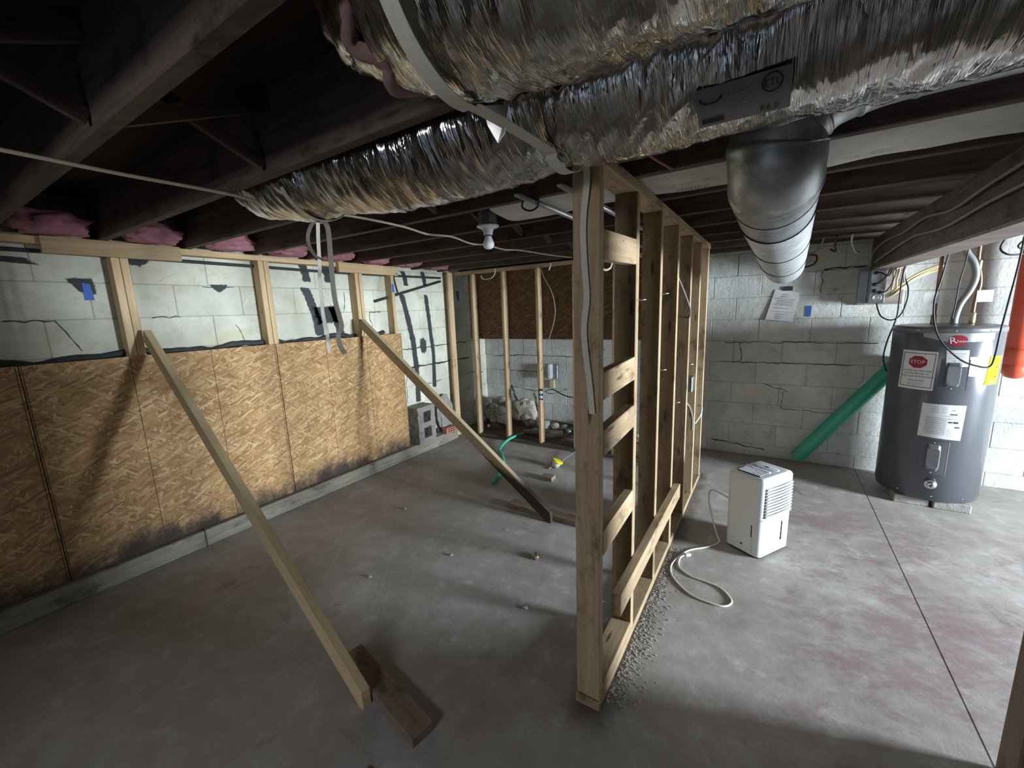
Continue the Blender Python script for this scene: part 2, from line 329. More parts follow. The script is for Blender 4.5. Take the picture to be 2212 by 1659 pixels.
# floor: two pours with a groove between them at x = .69
v, f = join(boxvf(XL-.3, .687, YF, YB+.3, -.12, 0), boxvf(.693, XR+.25, YF, YB+.3, -.12, 0), boxvf(.687, .693, YF, YB+.3, -.12, -.004))
struct(mk('floor', v, f, M['floor']))
COURSE = [.115+.2035*k for k in range(-1, 10)]
_bm = {}
def blockmesh(L, H, mt):
    k = (round(L, 3), round(H, 3), mt)
    if k not in _bm: _bm[k] = bevbox(0, L, 0, .06, 0, H, M[mt], .0035, 1, 'block')
    return _bm[k]
def blockwall(name, origin, ax, length, s0, ztop, mt='block'):
    """blocks run along ax from origin; outward face is local -Y"""
    o = V(origin); x = V(ax); n = V((0, 0, 1)).cross(x)     # depth direction
    m0 = Matrix(((x.x, n.x, 0, o.x), (x.y, n.y, 0, o.y), (x.z, n.z, 1, 0), (0, 0, 0, 1)))
    v, f = boxvf(-.05, length+.05, .004, .25, -.12, ztop); wobj = struct(mk(name, v, f, M['mortar'], None, False, m0))
    for r, z in enumerate(COURSE):
        z0, z1 = max(z, 0)+.0015, min(z+.2035, ztop)-.0015
        if z1-z0 < .02: continue
        s = s0 - .398 + (.199 if r % 2 else 0)
        while s < length:
            a, b = max(s+.0012, 0), min(s+.398-.0012, length)
            if b-a > .03: link('block', blockmesh(b-a, z1-z0, mt), wobj, m0 @ T(a, random.uniform(-.0015, .0015), z0))
            s += .398
    return wobj
wl = blockwall('wall_left', (XL, YF, 0), (0, 1, 0), YB-YF, .05, 2.2, 'blockcream')
WM_back = blockwall('wall_back', (XL, YB, 0), (1, 0, 0), XR-XL, .0, 2.2)
# right wall with one large window opening to daylight
WY, WZ = (2.25, 3.25), (.55, 1.85)
v, f = join(boxvf(XR, XR+.2, YF, WY[0], -.12, 2.2), boxvf(XR, XR+.2, WY[0], WY[1], -.12, WZ[0]), boxvf(XR, XR+.2, WY[0], WY[1], WZ[1], 2.2), boxvf(XR, XR+.2, WY[1], YB, -.12, 2.2))
struct(mk('wall_right', v, f, M['wallpaint']))
v, f = join(boxvf(XL-.25, -1.25, YF-.2, YF, -.12, 2.2), boxvf(-1.25, -.25, YF-.2, YF, 2.0, 2.2), boxvf(-.25, XR+.25, YF-.2, YF, -.12, 2.2)); struct(mk('wall_front', v, f, M['wallpaint']))
d1 = struct(link('added_doorway', None)); d1.empty_display_size = .1  # doorway added behind the camera so the fill light has an opening
for x in (-1.25, -.28): box('added_doorway_jamb', x, x+.03, YF-.21, YF+.01, 0, 2.0, M['sill'], d1)
w1 = struct(link('window_1', None)); w1.empty_display_size = .1
for y in (WY[0], WY[1]-.03): box('window_jamb', XR-.01, XR+.21, y, y+.03, WZ[0], WZ[1], M['sill'], w1)
for z in (WZ[0], WZ[1]-.03): box('window_rail', XR-.01, XR+.21, WY[0]+.03, WY[1]-.03, z, z+.03, M['sill'], w1)
# short wall running back past the camera on its right; its end post shows in the lower right corner
v, f = boxvf(.70, .79, YF, 1.598, 0, 1.715); struct(mk('wall_near', v, f, M['wallpaint']))
# ceiling: subfloor with joists and bridging
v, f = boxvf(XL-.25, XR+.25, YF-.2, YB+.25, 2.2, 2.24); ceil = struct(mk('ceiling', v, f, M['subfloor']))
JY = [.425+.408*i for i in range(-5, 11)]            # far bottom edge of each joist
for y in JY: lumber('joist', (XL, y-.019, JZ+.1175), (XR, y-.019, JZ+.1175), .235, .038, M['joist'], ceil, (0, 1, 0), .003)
for i, y in enumerate(JY[:-1]):
    if y < 0: continue
    for s in (0, 1):
        xx = -1.40 + (.03 if s else -.03); z0, z1 = (JZ+.03, JZ+.19) if s else (JZ+.19, JZ+.03)
        lumber('bridging_strut', (xx, y+.002, z0), (xx, y+.366, z1), .04, .02, M['joist'], ceil, (1, 0, 0), .001)
# floor-joist girder on the right
bm_ = thing('girder_beam', 'dark built-up timber beam running under the ceiling joists above the grey tank', 'beam', (.7, YB, 1.73))
for k in range(3): lumber('plank', (.64+.0265+k*.051, YF, 1.847), (.64+.0265+k*.051, YB-.002, 1.847), .234, .05, M['beam'] if k == 2 else M['joist'], bm_, (1, 0, 0), .003)
v, f = boxvf(.642, .792, YF, YB-.004, 1.716, 1.7295); mk('sole_plank', v, f, M['beam'], bm_)
pst = lumber('timber_post', (.745, 1.655, 0), (.745, 1.655, 1.715), .11, .11, M['dirtyboard'], None, (0, 1, 0), .005); tag(pst, 'brown timber post cut off by the lower right corner of the picture', 'post')

# ------------------------------------------------------------------ stud partition in the middle
PX0, PX1 = -.555, -.465; PXc = -.51
part = thing('stud_partition', 'open partition of bare wooden studs standing in the middle of the floor', 'partition', (PXc, 1.24, 0))
SY = [1.255, 1.661, 2.069, 2.475, 2.905, 3.285, 3.675]
for y in SY: lumber('stud', (PXc, y+.019, .038), (PXc, y+.019, JZ-.038), .089, .038, M['stud'], part, (0, 1, 0))
lumber('bottom_plate', (PXc, 1.245, .019), (PXc, 3.75, .019), .092, .038, M['stud'], part)
lumber('top_plate', (PXc, 1.235, JZ-.019), (PXc, 3.76, JZ-.019), .092, .038, M['stud'], part)
for z, dx in ((1.70, 0), (1.245, 0), (1.045, 0), (.67, 0)): lumber('blocking', (PX1-.019, SY[0]+.0385, z-.006), (PX1-.019, SY[1]-.0005, z+.006), .094, .038, M['stud'], part, (1, 0, 0))
lumber('rail', (PX1+.0195, 1.385, .365), (PX1+.0195, 2.56, .36), .089, .038, M['stud'], part, (1, 0, 0), cut1=.4)
lumber('blocking', (PXc, SY[0]+.0385, .0575), (PXc, SY[1]-.0005, .0575), .088, .037, M['stud'], part)
for y, z in ((1.68, 1.52), (2.09, 1.55), (2.09, 1.18), (2.49, .93), (1.27, .45), (2.92, 1.1)):
    tube('nail', [(PX1-.01, y, z), (PX1+.03, y+.012, z+.004)], .0022, M['emt'], part, 6, 0)
# crumbs of plaster along the plate
v, f = [], []
for k in range(900):
    y = random.uniform(1.3, 2.5); x = PX1+.01+abs(random.gauss(0, .045)); r = random.uniform(.001, .0035)
    a, b = boxvf(x-r, x+r, y-r, y+r*random.uniform(.6, 1.4), 0, r*1.2); n = len(v); v += a; f += [tuple(i+n for i in q) for q in b]
o = mk('plaster_crumbs', v, f, M['debris']); o['kind'] = 'stuff'; tag(o, 'scattered plaster crumbs along the foot of the partition', 'debris')

# ------------------------------------------------------------------ left wall framing, strand board, sill
for i, (a, b) in enumerate(((YF+.01, 1.02), (1.024, 3.68))):
    o = lumber('sill_timber', (XL+.074, a, .0575), (XL+.074, b, .0575), .145, .115, M['sill'], None, (0, 0, 1), .006)
    tag(o, ('near grey timber curb on the floor under the strand board, in shade', 'far grey timber curb on the floor carrying the broken blocks')[i], 'curb', 'timber curbs of the left wall')
fr = thing('wall_framing', 'pale pine framing with short studs on the left block wall above the strand board', 'framing', (XL, 1.5, .115))
for y in (.835, .875, 1.64, 1.68, 2.465, 2.507, 2.88, -.1, -.9): lumber('stud', (XL+.0455, y+.019, .116), (XL+.0455, y+.019, JZ-.039), .088, .037, M['fresh'], fr, (0, 1, 0))
lumber('top_plate', (XL+.0455, YF+.02, JZ-.0195), (XL+.0455, 2.96, JZ-.0195), .088, .037, M['fresh'], fr)
lumber('header_board', (XL+.109, .57, JZ-.044), (XL+.109, 1.165, JZ-.042), .086, .037, M['fresh'], fr, (1, 0, 0))
lumber('header_board', (XL+.109, 2.285, JZ-.043), (XL+.109, 2.945, JZ-.043), .084, .037, M['fresh'], fr, (1, 0, 0))
OX = XL+.0965
for i, (a, b, l) in enumerate(((-.84, .398, 'shaded strand board sheet on the left wall nearest the camera'), (.402, 1.678, 'strand board sheet on the left wall behind the long front brace'), (1.683, 2.945, 'brightly lit strand board sheet on the left wall beside the broken blocks'))):
    o = lumber('strand_board', (OX, b, .7165), (OX, a, .7165), 1.197, .0115, M['osb'], None, (1, 0, 0), .0012); tag(o, l, 'board', 'strand board sheets of the left wall')
# dark ledge of old mortar behind the board tops
tube('mortar_ledge', [(XL+.014, y, 1.325+.012*math.sin(y*9)+.01*math.sin(y*23)) for y in [-1.2+.1*k for k in range(41)]], .02, M['tar'], wl, 6, 3, True, lambda s, a, r: .010*mnoise.noise((s*14, a, 0)))
# tar marks, patches and blue tape on the left wall
def soft(name, rows, parent):
    """thin tar film on the left wall: rows of (y, z, coverage); the film thins out raggedly to its rim"""
    nr, nc = len(rows), len(rows[0]); v = [(XL+.0026, y, z) for r in rows for y, z, a in r]; f = [(i*nc+j, i*nc+j+1, (i+1)*nc+j+1, (i+1)*nc+j) for i in range(nr-1) for j in range(nc-1)]
    o = mk(name, v, f, M['tarfilm'], parent); at = o.data.attributes.new('cover', 'FLOAT', 'POINT')
    for k, a in enumerate(a for r in rows for _, _, a in r): at.data[k].value = a
    return o
def stripe(pts, w_):
    P = spline([(y, z, 0) for y, z in pts], 4); rows = []; n = len(P)
    for i, p in enumerate(P):
        e = 0 if i in (0, n-1) else 1; ww = w_*random.uniform(.85, 1.1)
        rows.append([(p.x+d*ww, p.y, e*a) for d, a in ((-.85, 0), (-.4, 1), (.4, 1), (.85, 0))])
    return rows
def blob(pts):
    cy, cz = sum(p[0] for p in pts)/len(pts), sum(p[1] for p in pts)/len(pts); rows = []
    for k in (0, .75, 1.35): rows.append([(cy+(p[0]-cy)*k, cz+(p[1]-cz)*k, 0 if k > 1 else 1) for p in pts+pts[:1]])
    return rows
for pts, w_ in (([(3.12, 1.95), (3.15, 1.87), (3.16, 1.79)], .05), ([(3.08, 1.72), (3.12, 1.58), (3.16, 1.4), (3.2, 1.2), (3.21, 1.05), (3.22, .89), (3.215, .7), (3.21, .52)], .055),
                ([(3.41, 1.96), (3.43, 1.88), (3.44, 1.80)], .045), ([(3.44, 1.72), (3.455, 1.55), (3.47, 1.38), (3.485, 1.2), (3.5, 1.06), (3.49, .85), (3.48, .64)], .045),
                ([(2.03, 1.94), (2.05, 1.87), (2.06, 1.79)], .055), ([(2.03, 1.76), (2.08, 1.6), (2.115, 1.45), (2.12, 1.34)], .065), ([(2.22, 1.96), (2.25, 1.88), (2.26, 1.79)], .055), ([(2.26, 1.60), (2.29, 1.48), (2.33, 1.34)], .055)):
    soft('tar_stripe', stripe(pts, w_), wl)
for pts in ([(2.10, 1.58), (2.29, 1.59), (2.31, 1.46), (2.12, 1.45)], [(3.31, 1.22), (3.36, 1.23), (3.39, 1.2), (3.39, 1.1), (3.36, 1.07), (3.32, 1.08), (3.30, 1.14)], [(1.35, 1.75), (1.45, 1.75), (1.43, 1.72), (1.40, 1.70), (1.37, 1.72)], [(.91, 1.93), (1.04, 1.93), (1.03, 1.88), (.99, 1.85), (.94, 1.86)], [(.66, 1.755), (.70, 1.765), (.76, 1.76), (.765, 1.68), (.74, 1.67), (.70, 1.70)], [(.30, 1.87), (.52, 1.86), (.55, 1.83), (.36, 1.84)]):
    soft('tar_patch', blob(pts), wl)
rk = random.Random(3)
def crack(name, a, b, parent, axis, r=.0028, amp=.012):
    """jagged open crack between two wall points"""
    a, b = V(a), V(b); n = max(5, int((b-a).length/.035)); P = []
    for k in range(n+1):
        p = a.lerp(b, k/n); q = 0 if k in (0, n) else 1
        if axis == 'x': p.y += q*rk.uniform(-amp, amp)*abs((b-a).normalized().z); p.z += q*rk.uniform(-amp, amp)*.7*abs((b-a).normalized().y)
        else: p.x += q*rk.uniform(-amp, amp)*abs((b-a).normalized().z); p.z += q*rk.uniform(-amp, amp)*.7*abs((b-a).normalized().x)
        P.append(p)
    v, f, _ = sweepvf(P, lambda u: r*(.45+.9*abs(math.sin(u*7+a.x*5))), 5); mk(name, v, f, M['tar'], parent)
cx_ = XL+.0005
for (y0, z0), (y1, z1), r in (((.40, 1.54), (.58, 1.535), .003), ((.58, 1.535), (.66, 1.36), .003), ((1.47, 1.47), (1.52, 1.35), .0028), ((1.30, 1.735), (1.50, 1.738), .0025), ((1.0, 1.535), (1.15, 1.537), .0025), ((2.92, 1.132), (3.74, 1.13), .0045), ((2.92, .929), (3.74, .928), .0085), ((3.74, .929), (4.15, .925), .006), ((3.74, 1.132), (4.12, 1.13), .004), ((3.06, .92), (3.05, .55), .003), ((3.30, .70), (3.60, .72), .003), ((2.66, 1.53), (2.68, 1.34), .004), ((2.66, 1.535), (2.80, 1.535), .004), ((4.33, 1.1), (4.38, .6), .005), ((4.2, .725), (4.45, .70), .004), ((2.40, 1.72), (2.38, 1.55), .0025)):
    crack('crack', (cx_, y0, z0), (cx_, y1, z1), wl, 'x', r)
cy_ = YB-.0005
for (x0, z0), (x1, z1), r in (((-1.78, .99), (-1.83, .60), .008), ((-1.83, .60), (-1.74, .20), .006), ((-1.78, .99), (-1.62, 1.02), .005), ((-3.2, .90), (-2.7, .93), .004), ((-2.7, .93), (-2.0, .925), .003), ((-3.05, .72), (-2.5, .725), .003), ((-3.0, .52), (-2.3, .45), .004), ((-2.3, .45), (-2.1, .52), .003), ((-2.95, .9), (-2.98, .52), .005), ((-2.45, 1.13), (-2.46, .93), .004), ((-2.0, 1.13), (-1.97, .93), .004), ((-2.55, .45), (-2.5, .20), .006), ((-2.9, .52), (-2.75, .2), .008),
        ((-.42, .93), (-.2, .925), .003), ((-.2, .925), (.6, .93), .003), ((-.26, 1.12), (-.25, .935), .003), ((-.4, 1.118), (.75, 1.12), .003), ((.34, 1.745), (.62, 1.755), .006), ((.33, 1.73), (.335, 1.55), .003), ((-.05, .73), (.15, .66), .003), ((.12, .66), (.11, .50), .0025), ((.11, .50), (.5, .49), .002), ((-.47, .12), (.0, .07), .004)):
    crack('crack', (x0, cy_, z0), (x1, cy_, z1), WM_back, 'y', r)
def tapepiece(name, label, verts_):
    n = V(verts_[1])-V(verts_[0]); n = n.cross(V(verts_[3])-V(verts_[0])).normalized()*.0012
    v = [V(p) for p in verts_] + [V(p)+n for p in verts_]
    o = mk(name, v, [(0, 3, 2, 1), (4, 5, 6, 7), (0, 1, 5, 4), (1, 2, 6, 5), (2, 3, 7, 6), (3, 0, 4, 7)], M['blue']); return tag(o, label, 'tape', 'pieces of blue tape')
xl = XL+.005
tapepiece('blue_tape', 'blue tape tab on the shaded left wall over a black smudge', [(xl, .715, 1.74), (xl, .715, 1.645), (xl, .755, 1.645), (xl, .748, 1.735)][::-1])
tapepiece('blue_tape', 'narrow blue tape strip on the white wall behind the first back stud', [(xl, 3.975, 1.76), (xl, 3.985, 1.64), (xl, 4.02, 1.64), (xl, 4.01, 1.76)][::-1])
sx = XL+.0905
tapepiece('blue_tape', 'blue tape tab on the last pale stud of the left wall framing', [(sx, 2.883, 1.80), (sx, 2.886, 1.72), (sx, 2.914, 1.72), (sx, 2.911, 1.80)][::-1])
yb = YB-.003
tapepiece('blue_tape', 'blue tape tab on the back wall right of the paper notice', [(.236, yb, 1.444), (.236, yb, 1.352), (.272, yb, 1.350), (.275, yb, 1.444)])
tapepiece('blue_tape', 'blue tape tab on the back wall touching the last partition stud', [(-.62, yb, 1.44), (-.62, yb, 1.35), (-.565, yb, 1.35), (-.565, yb, 1.44)])
# dark iron lines on the left wall
tag(tube('iron_pipe', [(XL+.02, -1, 1.90), (XL+.02, 1.2, 1.895), (XL+.02, 2.4, 1.885), (XL+.02, 3.68, 1.897)], .011, M['tar'], None, 8, 4), 'thin dark iron pipe running along the top of the left wall behind the studs', 'pipe')
tag(tube('iron_rod', [(XL+.02, 2.72, 1.635), (XL+.02, 3.68, 1.86)], .012, M['tar'], None, 8, 0), 'dark rod slanting up across the white left wall by the corner', 'rod')
tag(tube('bent_wire', [(XL+.012, 2.98, 1.95), (XL+.012, 3.0, 1.84), (XL+.012, 3.03, 1.72), (XL+.012, 2.97, 1.71)], .006, M['tar'], None, 6, 0), 'bent black wire hanging on the white left wall beside the last pale stud', 'wire')
# pink insulation tufts between the joists at the left wall
tn = 0
for i, y in enumerate(JY):
    if y < -.1 or y > 3.5: continue
    bm = bmesh.new(); bmesh.ops.create_icosphere(bm, subdivisions=4, radius=1)
    for q in bm.verts:
        d = 1+.35*mnoise.fractal(q.co*2.2+V((i*7, 0, 0)), 1., 2., 4)
        q.co = V((q.co.x*.11*d, q.co.y*.155*d, q.co.z*.075*d))
        q.co.y = max(-.178, min(.178, q.co.y)); q.co.x = max(-.15, min(.16, q.co.x)); q.co.z = max(-.0, min(.105, q.co.z+.06))
    me = bpy.data.meshes.new('insulation_tuft'); bm.to_mesh(me); bm.free(); me.materials.append(M['pink']); me.polygons.foreach_set('use_smooth', [True]*len(me.polygons))
    o = link('insulation_tuft', me, None, T(XL+.155, y+.185, JZ+.004))
    tag(o, ('first', 'second', 'third', 'fourth', 'fifth', 'sixth', 'seventh', 'eighth', 'ninth', 'tenth')[tn]+' pink insulation tuft from the near end on top of the left wall', 'insulation', 'pink insulation tufts'); tn += 1

# ------------------------------------------------------------------ back stud wall, its board, earth strip
bw = thing('stud_wall', 'row of weathered studs in front of the rough back wall', 'stud wall', (-2, 3.87, 0))
lumber('stud', (-3.235, 3.78, .001), (-3.235, 3.78, JZ-.001), .088, .037, M['pole'], bw, (1, 0, 0), .006)
for x in (-2.955, -2.535, -2.105, -1.69, -1.28, -.87): lumber('stud', (x, 3.875, .039), (x, 3.875, JZ-.039), .088, .037, M['pole'], bw, (1, 0, 0), .008, 2)
lumber('bottom_plate', (-3.1, 3.875, .019), (-.56, 3.875, .019), .088, .037, M['charred'], bw)
lumber('top_plate', (-3.2, 3.875, JZ-.0195), (-.56, 3.875, JZ-.0195), .088, .037, M['pole'], bw)
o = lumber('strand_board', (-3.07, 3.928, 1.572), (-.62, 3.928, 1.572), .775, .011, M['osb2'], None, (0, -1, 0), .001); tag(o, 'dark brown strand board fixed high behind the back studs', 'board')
v, f = [], []; nx, ny = 60, 16
for i in range(nx+1):
    for j in range(ny+1):
        x, y = XL+.01+i*2.72/nx, 3.925+j*.6/ny
        v.append((x, y, .012+.10*(j/ny)**1.4*(1-.5*i/nx)+.035*mnoise.fractal(V((x*3, y*3, 0)), 1., 2., 5)*min(1, j/3)))
for i in range(nx):
    for j in range(ny): a = i*(ny+1)+j; f.append((a, a+ny+1, a+ny+2, a+1))
n = len(v); v += [(p[0], p[1], -.01) for p in v]; f += [tuple(i+n for i in q)[::-1] for q in f]
o = mk('earth_strip', v, f, M['dirt'], None, True); o['kind'] = 'stuff'; tag(o, 'strip of dark loose earth between back studs and rough wall', 'earth')
def rock(name, loc, size, seed, mat=M['stone'], sub=3, rough=.35):
    bm = bmesh.new(); bmesh.ops.create_icosphere(bm, subdivisions=sub, radius=1)
    for q in bm.verts:
        d = 1+rough*mnoise.fractal(q.co*1.3+V((seed*5.1, 0, 0)), 1., 2., 3); c = q.co*d
        m_ = max(abs(c.x), abs(c.y), abs(c.z)); c = c*(.6+.4/m_ if m_ > .9 else 1); q.co = V((c.x*size[0], c.y*size[1], c.z*size[2]))
    zmin = min(q.co.z for q in bm.verts)
    for q in bm.verts: q.co.z -= zmin
    me = bpy.data.meshes.new(name); bm.to_mesh(me); bm.free(); me.materials.append(mat)
    return link(name, me, None, T(*loc))
big = rock('boulder', (-2.62, 4.36, .08), (.17, .12, .16), 3); tag(big, 'largest pale boulder at the foot of the rough back wall', 'stone')
rs = random.Random(5)
for k in range(34):
    x = rs.uniform(-3.2, -1.0) if k > 14 else rs.uniform(-3.22, -2.8); y = rs.uniform(4.2, 4.42); s = rs.uniform(.03, .085)
    zz = .05+.07*(y-3.92)/.6*(1-.5*(x-XL)/2.72)
    o = rock('rubble_stone', (x, y, zz+(rs.uniform(.08, .2) if k < 8 else 0)), (s, s*.8, s*.75), k, M['stone'], 2); tag(o, 'small rubble stone lying along the foot of the rough back wall', 'stone', 'rubble stones at the back wall')
o = lumber('wood_scrap', (-2.45, 4.05, .075), (-2.0, 4.17, .085), .07, .03, M['dirtyboard'], None); tag(o, 'greyed wood scrap on the earth behind the back studs', 'wood scrap')
o = lathe('white_ball', [(.002, 0), (.016, .006), (.022, .022), (.016, .038), (.002, .044)], M['bottlecap'], None, T(-2.98, 4.08, .045), 14); tag(o, 'tiny white ball on the earth behind the second back stud', 'ball')
for i, x in enumerate((4.28, 4.36)):
    o = tube('steel_rod', [(XL+.02, x, .62), (XL+.012, x-.03, 1.22)], .008, M['tar'], None, 6, 0); tag(o, ('left', 'right')[i]+' one of two thin dark rods leaning on the white corner wall', 'rod')

# ------------------------------------------------------------------ blocks on the sill
def holed(name, W, D, H, ys, zs, holes, mat, m, parent=None):
    """box with through holes along X. ys, zs: grid lines, holes: set of (i, j) cells"""
    v, f = [], []
    def P(x, y, z): v.append((x, y, z)); return len(v)-1
    for i in range(len(ys)-1):
        for j in range(len(zs)-1):
            a, b, c, d = ys[i], ys[i+1], zs[j], zs[j+1]
            if (i, j) in holes:
                for (p, q) in (((a, c), (b, c)), ((b, c), (b, d)), ((b, d), (a, d)), ((a, d), (a, c))):
                    f.append((P(0, *p), P(0, *q), P(W, *q), P(W, *p)))
            else:
                f.append((P(W, a, c), P(W, b, c), P(W, b, d), P(W, a, d))); f.append((P(0, a, c), P(0, a, d), P(0, b, d), P(0, b, c)))
    for j in range(len(zs)-1):
        c, d = zs[j], zs[j+1]; f.append((P(0, 0, c), P(W, 0, c), P(W, 0, d), P(0, 0, d))); f.append((P(0, D, c), P(0, D, d), P(W, D, d), P(W, D, c)))
    for i in range(len(ys)-1):
        a, b = ys[i], ys[i+1]; f.append((P(0, a, 0), P(0, b, 0), P(W, b, 0), P(W, a, 0))); f.append((P(0, a, H), P(W, a, H), P(W, b, H), P(0, b, H)))
    o = mk(name, v, f, mat, parent, False, m)
    bm = bmesh.new(); bm.from_mesh(o.data); bmesh.ops.remove_doubles(bm, verts=bm.verts, dist=1e-5); bmesh.ops.recalc_face_normals(bm, faces=bm.faces)
    bmesh.ops.subdivide_edges(bm, edges=bm.edges, cuts=2, use_grid_fill=True)
    k = 2.2 if H > .2 else .4
    for q in bm.verts: q.co += V((mnoise.noise(q.co*25+V((3, 0, 0))), mnoise.noise(q.co*25), mnoise.noise(q.co*25+V((0, 9, 0)))))*.003*k
    zm = min(q.co.z for q in bm.verts)
    for q in bm.verts: q.co.z -= zm
    bm.to_mesh(o.data); bm.free(); return o
o = holed('cinder_block', .17, .27, .40, [0, .085, .20, .27], [0, .05, .165, .225, .34, .40], {(1, 1), (1, 3)}, M['cinder'], T(XL+.012, 3.0, .1155) @ Rz(.04)); tag(o, 'stained cinder block with two dark hollow cores standing on the grey curb', 'block')
o = rock('broken_block', (XL+.062, 3.56, .116), (.048, .13, .22), 12, M['blockgrey'], 3, .22); tag(o, 'rounded broken grey block chunk behind the second brace', 'block')
o = holed('clay_brick', .057, .2, .065, [0, .035, .06, .075, .10, .115, .14, .2], [0, .012, .026, .038, .052, .065], {(1, 1), (3, 1), (5, 1), (1, 3), (3, 3), (5, 3)}, M['brick'], T(XL+.122, 3.44, .1155)); tag(o, 'red clay brick with small round holes lying on the grey curb', 'brick')

# ------------------------------------------------------------------ braces, floor boards, floor litter
BW = .089
o = lumber('diagonal_brace', (-3.185, .925, 1.435), (-1.245, .815, .024), .038, .075, M['brace'], None, (.3, -.02, 1), .002, 1, 0, -.8); tag(o, 'long pale brace leaning from the left wall to the floor in front', 'brace', 'diagonal wall braces')
o = lumber('diagonal_brace', (-3.185, 2.47, 1.44), (-1.25, 2.415, .027), .038, .080, M['brace2'], None, (.3, -.02, 1), .002, 1, 0, -.8); tag(o, 'shorter-looking farther pale brace with a blackened foot near the middle', 'brace', 'diagonal wall braces')
o = lumber('floor_board', (-1.50, .935, .02), (-.965, .835, .02), .092, .039, M['dirtyboard'], None, (0, 0, 1), .003); tag(o, 'dark board lying on the floor beside the foot of the front brace', 'board')
o = lumber('floor_board', (-1.65, 2.50, .02), (-1.07, 2.478, .02), .09, .039, M['dirtyboard'], None, (0, 0, 1), .003); tag(o, 'board lying under the foot of the farther brace', 'board')
o = lumber('wood_offcut', (-1.675, 3.07, .0195), (-1.565, 3.075, .0195), .088, .038, M['dirtyboard'], None); tag(o, 'short wood offcut lying on the floor left of the partition', 'offcut')
o = lathe('pipe_stub', [(.013, 0), (.013, .045), (.019, .046), (.019, .075), (.012, .078)], M['brass'], None, T(-1.16, 2.01, .0135) @ Rz(-.9) @ Matrix.Rotation(1.57, 4, 'Y') @ Matrix.Diagonal((.72, .72, .72, 1)), 14); tag(o, 'small white and brown pipe stub on the floor left of the partition', 'pipe stub')
cup = thing('plastic_cup', 'white plastic cup with a yellow lid tipped on the floor by the partition', 'cup', (-1.67, 3.36, 0))
mcup = T(-1.675, 3.36, .04) @ Rz(.6) @ Matrix.Rotation(.45, 4, 'Y')
lathe('cup_body', [(.030, -.035), (.042, .015), (.044, .02), (.040, .02)], M['bottlecap'], cup, mcup, 20)
lathe('lid', [(.050, .018), (.052, .02), (.052, .034), (.045, .036)], M['yellow'], cup, mcup, 20)
for i, (x, y) in enumerate([(-1.05, .66), (-.86, .70), (-1.9, 1.35), (-.98, 1.58), (-2.35, 2.05), (-1.62, 1.75)]):
    o = rock('floor_chip', (x, y, 0), (.02, .011, .006), i+40, M['debris'], 1); tag(o, 'tiny chip of debris lying on the bare concrete floor', 'debris', 'debris chips on the floor')
o = tube('garden_hose', [(-2.0, 2.75, .017), (-2.06, 2.95, .017), (-2.14, 3.14, .017), (-2.3, 3.36, .018), (-2.43, 3.5, .02), (-2.475, 3.70, .045), (-2.47, 3.87, .056), (-2.42, 4.06, .06), (-2.3, 4.22, .085), (-2.0, 4.30, .09), (-1.5, 4.3, .09), (-1.1, 4.22, .08)], .0155, M['hose'], None, 12, 8); tag(o, 'green hose curving across the floor and under the back studs', 'hose')

# ------------------------------------------------------------------ foil ducts in the joist bays
def duct(name, label, xs, cx, rf, seed, tilt=.0):
    t = thing(name, label, 'duct', cx(xs[0]))
    n = int(abs(xs[1]-xs[0])/.0075); P = [V(cx(xs[0]+(xs[1]-xs[0])*i/n)) for i in range(n+1)]
    rr = [rf(p.x) for p in P]
    def disp(s, a, r):
        q = V((s*26+3*math.sin(a+s), a*1.7, seed)); d = .0065*(abs(mnoise.noise(q))*2-.6)
        d += .010*mnoise.noise(V((s*5, a*1.3, seed+9))) + .0016*mnoise.noise(V((s*80, a*2.5, seed+4)))
        return d
    v, f, uv = sweepvf(P, lambda u: rr[min(int(round(u*n)), n)], 84, True, disp)
    # keep the jacket inside its joist bay and under the subfloor
    mk('jacket', v, f, M['foil'], t, True, uv=uv); return t
def lerp(x, pts):
    for (a, A), (b, B) in zip(pts, pts[1:]):
        if a <= x <= b or b <= x <= a:
            u = (x-a)/(b-a); u = u*u*(3-2*u); return A+(B-A)*u
    return pts[-1][1]
D1z = [(2.6, 2.005), (.3, 2.007), (-.30, 2.006), (-.49, 2.014), (-.62, 2.004), (-.85, 1.992), (-1.05, 2.0), (-1.37, 2.028), (-1.52, 2.022), (-1.75, 2.045), (-1.95, 2.08), (-2.1, 2.10)]
D1r = [(2.6, .163), (-.42, .163), (-.49, .157), (-.56, .163), (-1.2, .163), (-1.34, .158), (-1.375, .142), (-1.41, .152), (-1.6, .152), (-1.8, .135), (-1.95, .10), (-2.04, .06), (-2.1, .03)]
dA = duct('foil_duct', 'lower silver foil insulated duct crossing above the partition', (2.6, -2.08), lambda x: (x, 1.018, lerp(x, D1z)), lambda x: lerp(x, D1r), 1)
D2z = [(2.6, 2.005), (-.25, 2.003), (-.45, 2.02), (-.6, 2.05), (-.72, 2.09), (-.8, 2.12)]
D2r = [(2.6, .163), (-.40, .163), (-.55, .148), (-.66, .115), (-.72, .085), (-.76, .05), (-.79, .02)]
dB = duct('foil_duct', 'upper silver foil insulated duct nearest the camera with pink torn end', (2.6, -.79), lambda x: (x, .610, lerp(x, D2z)), lambda x: lerp(x, D2r), 5)
tube('seam_tape', [(-1.375, 1.018+.145*math.cos(a), lerp(-1.375, D1z)+.145*math.sin(a)) for a in [math.pi*2*k/24 for k in range(25)]], .006, M['tape'], dA, 6, 0)
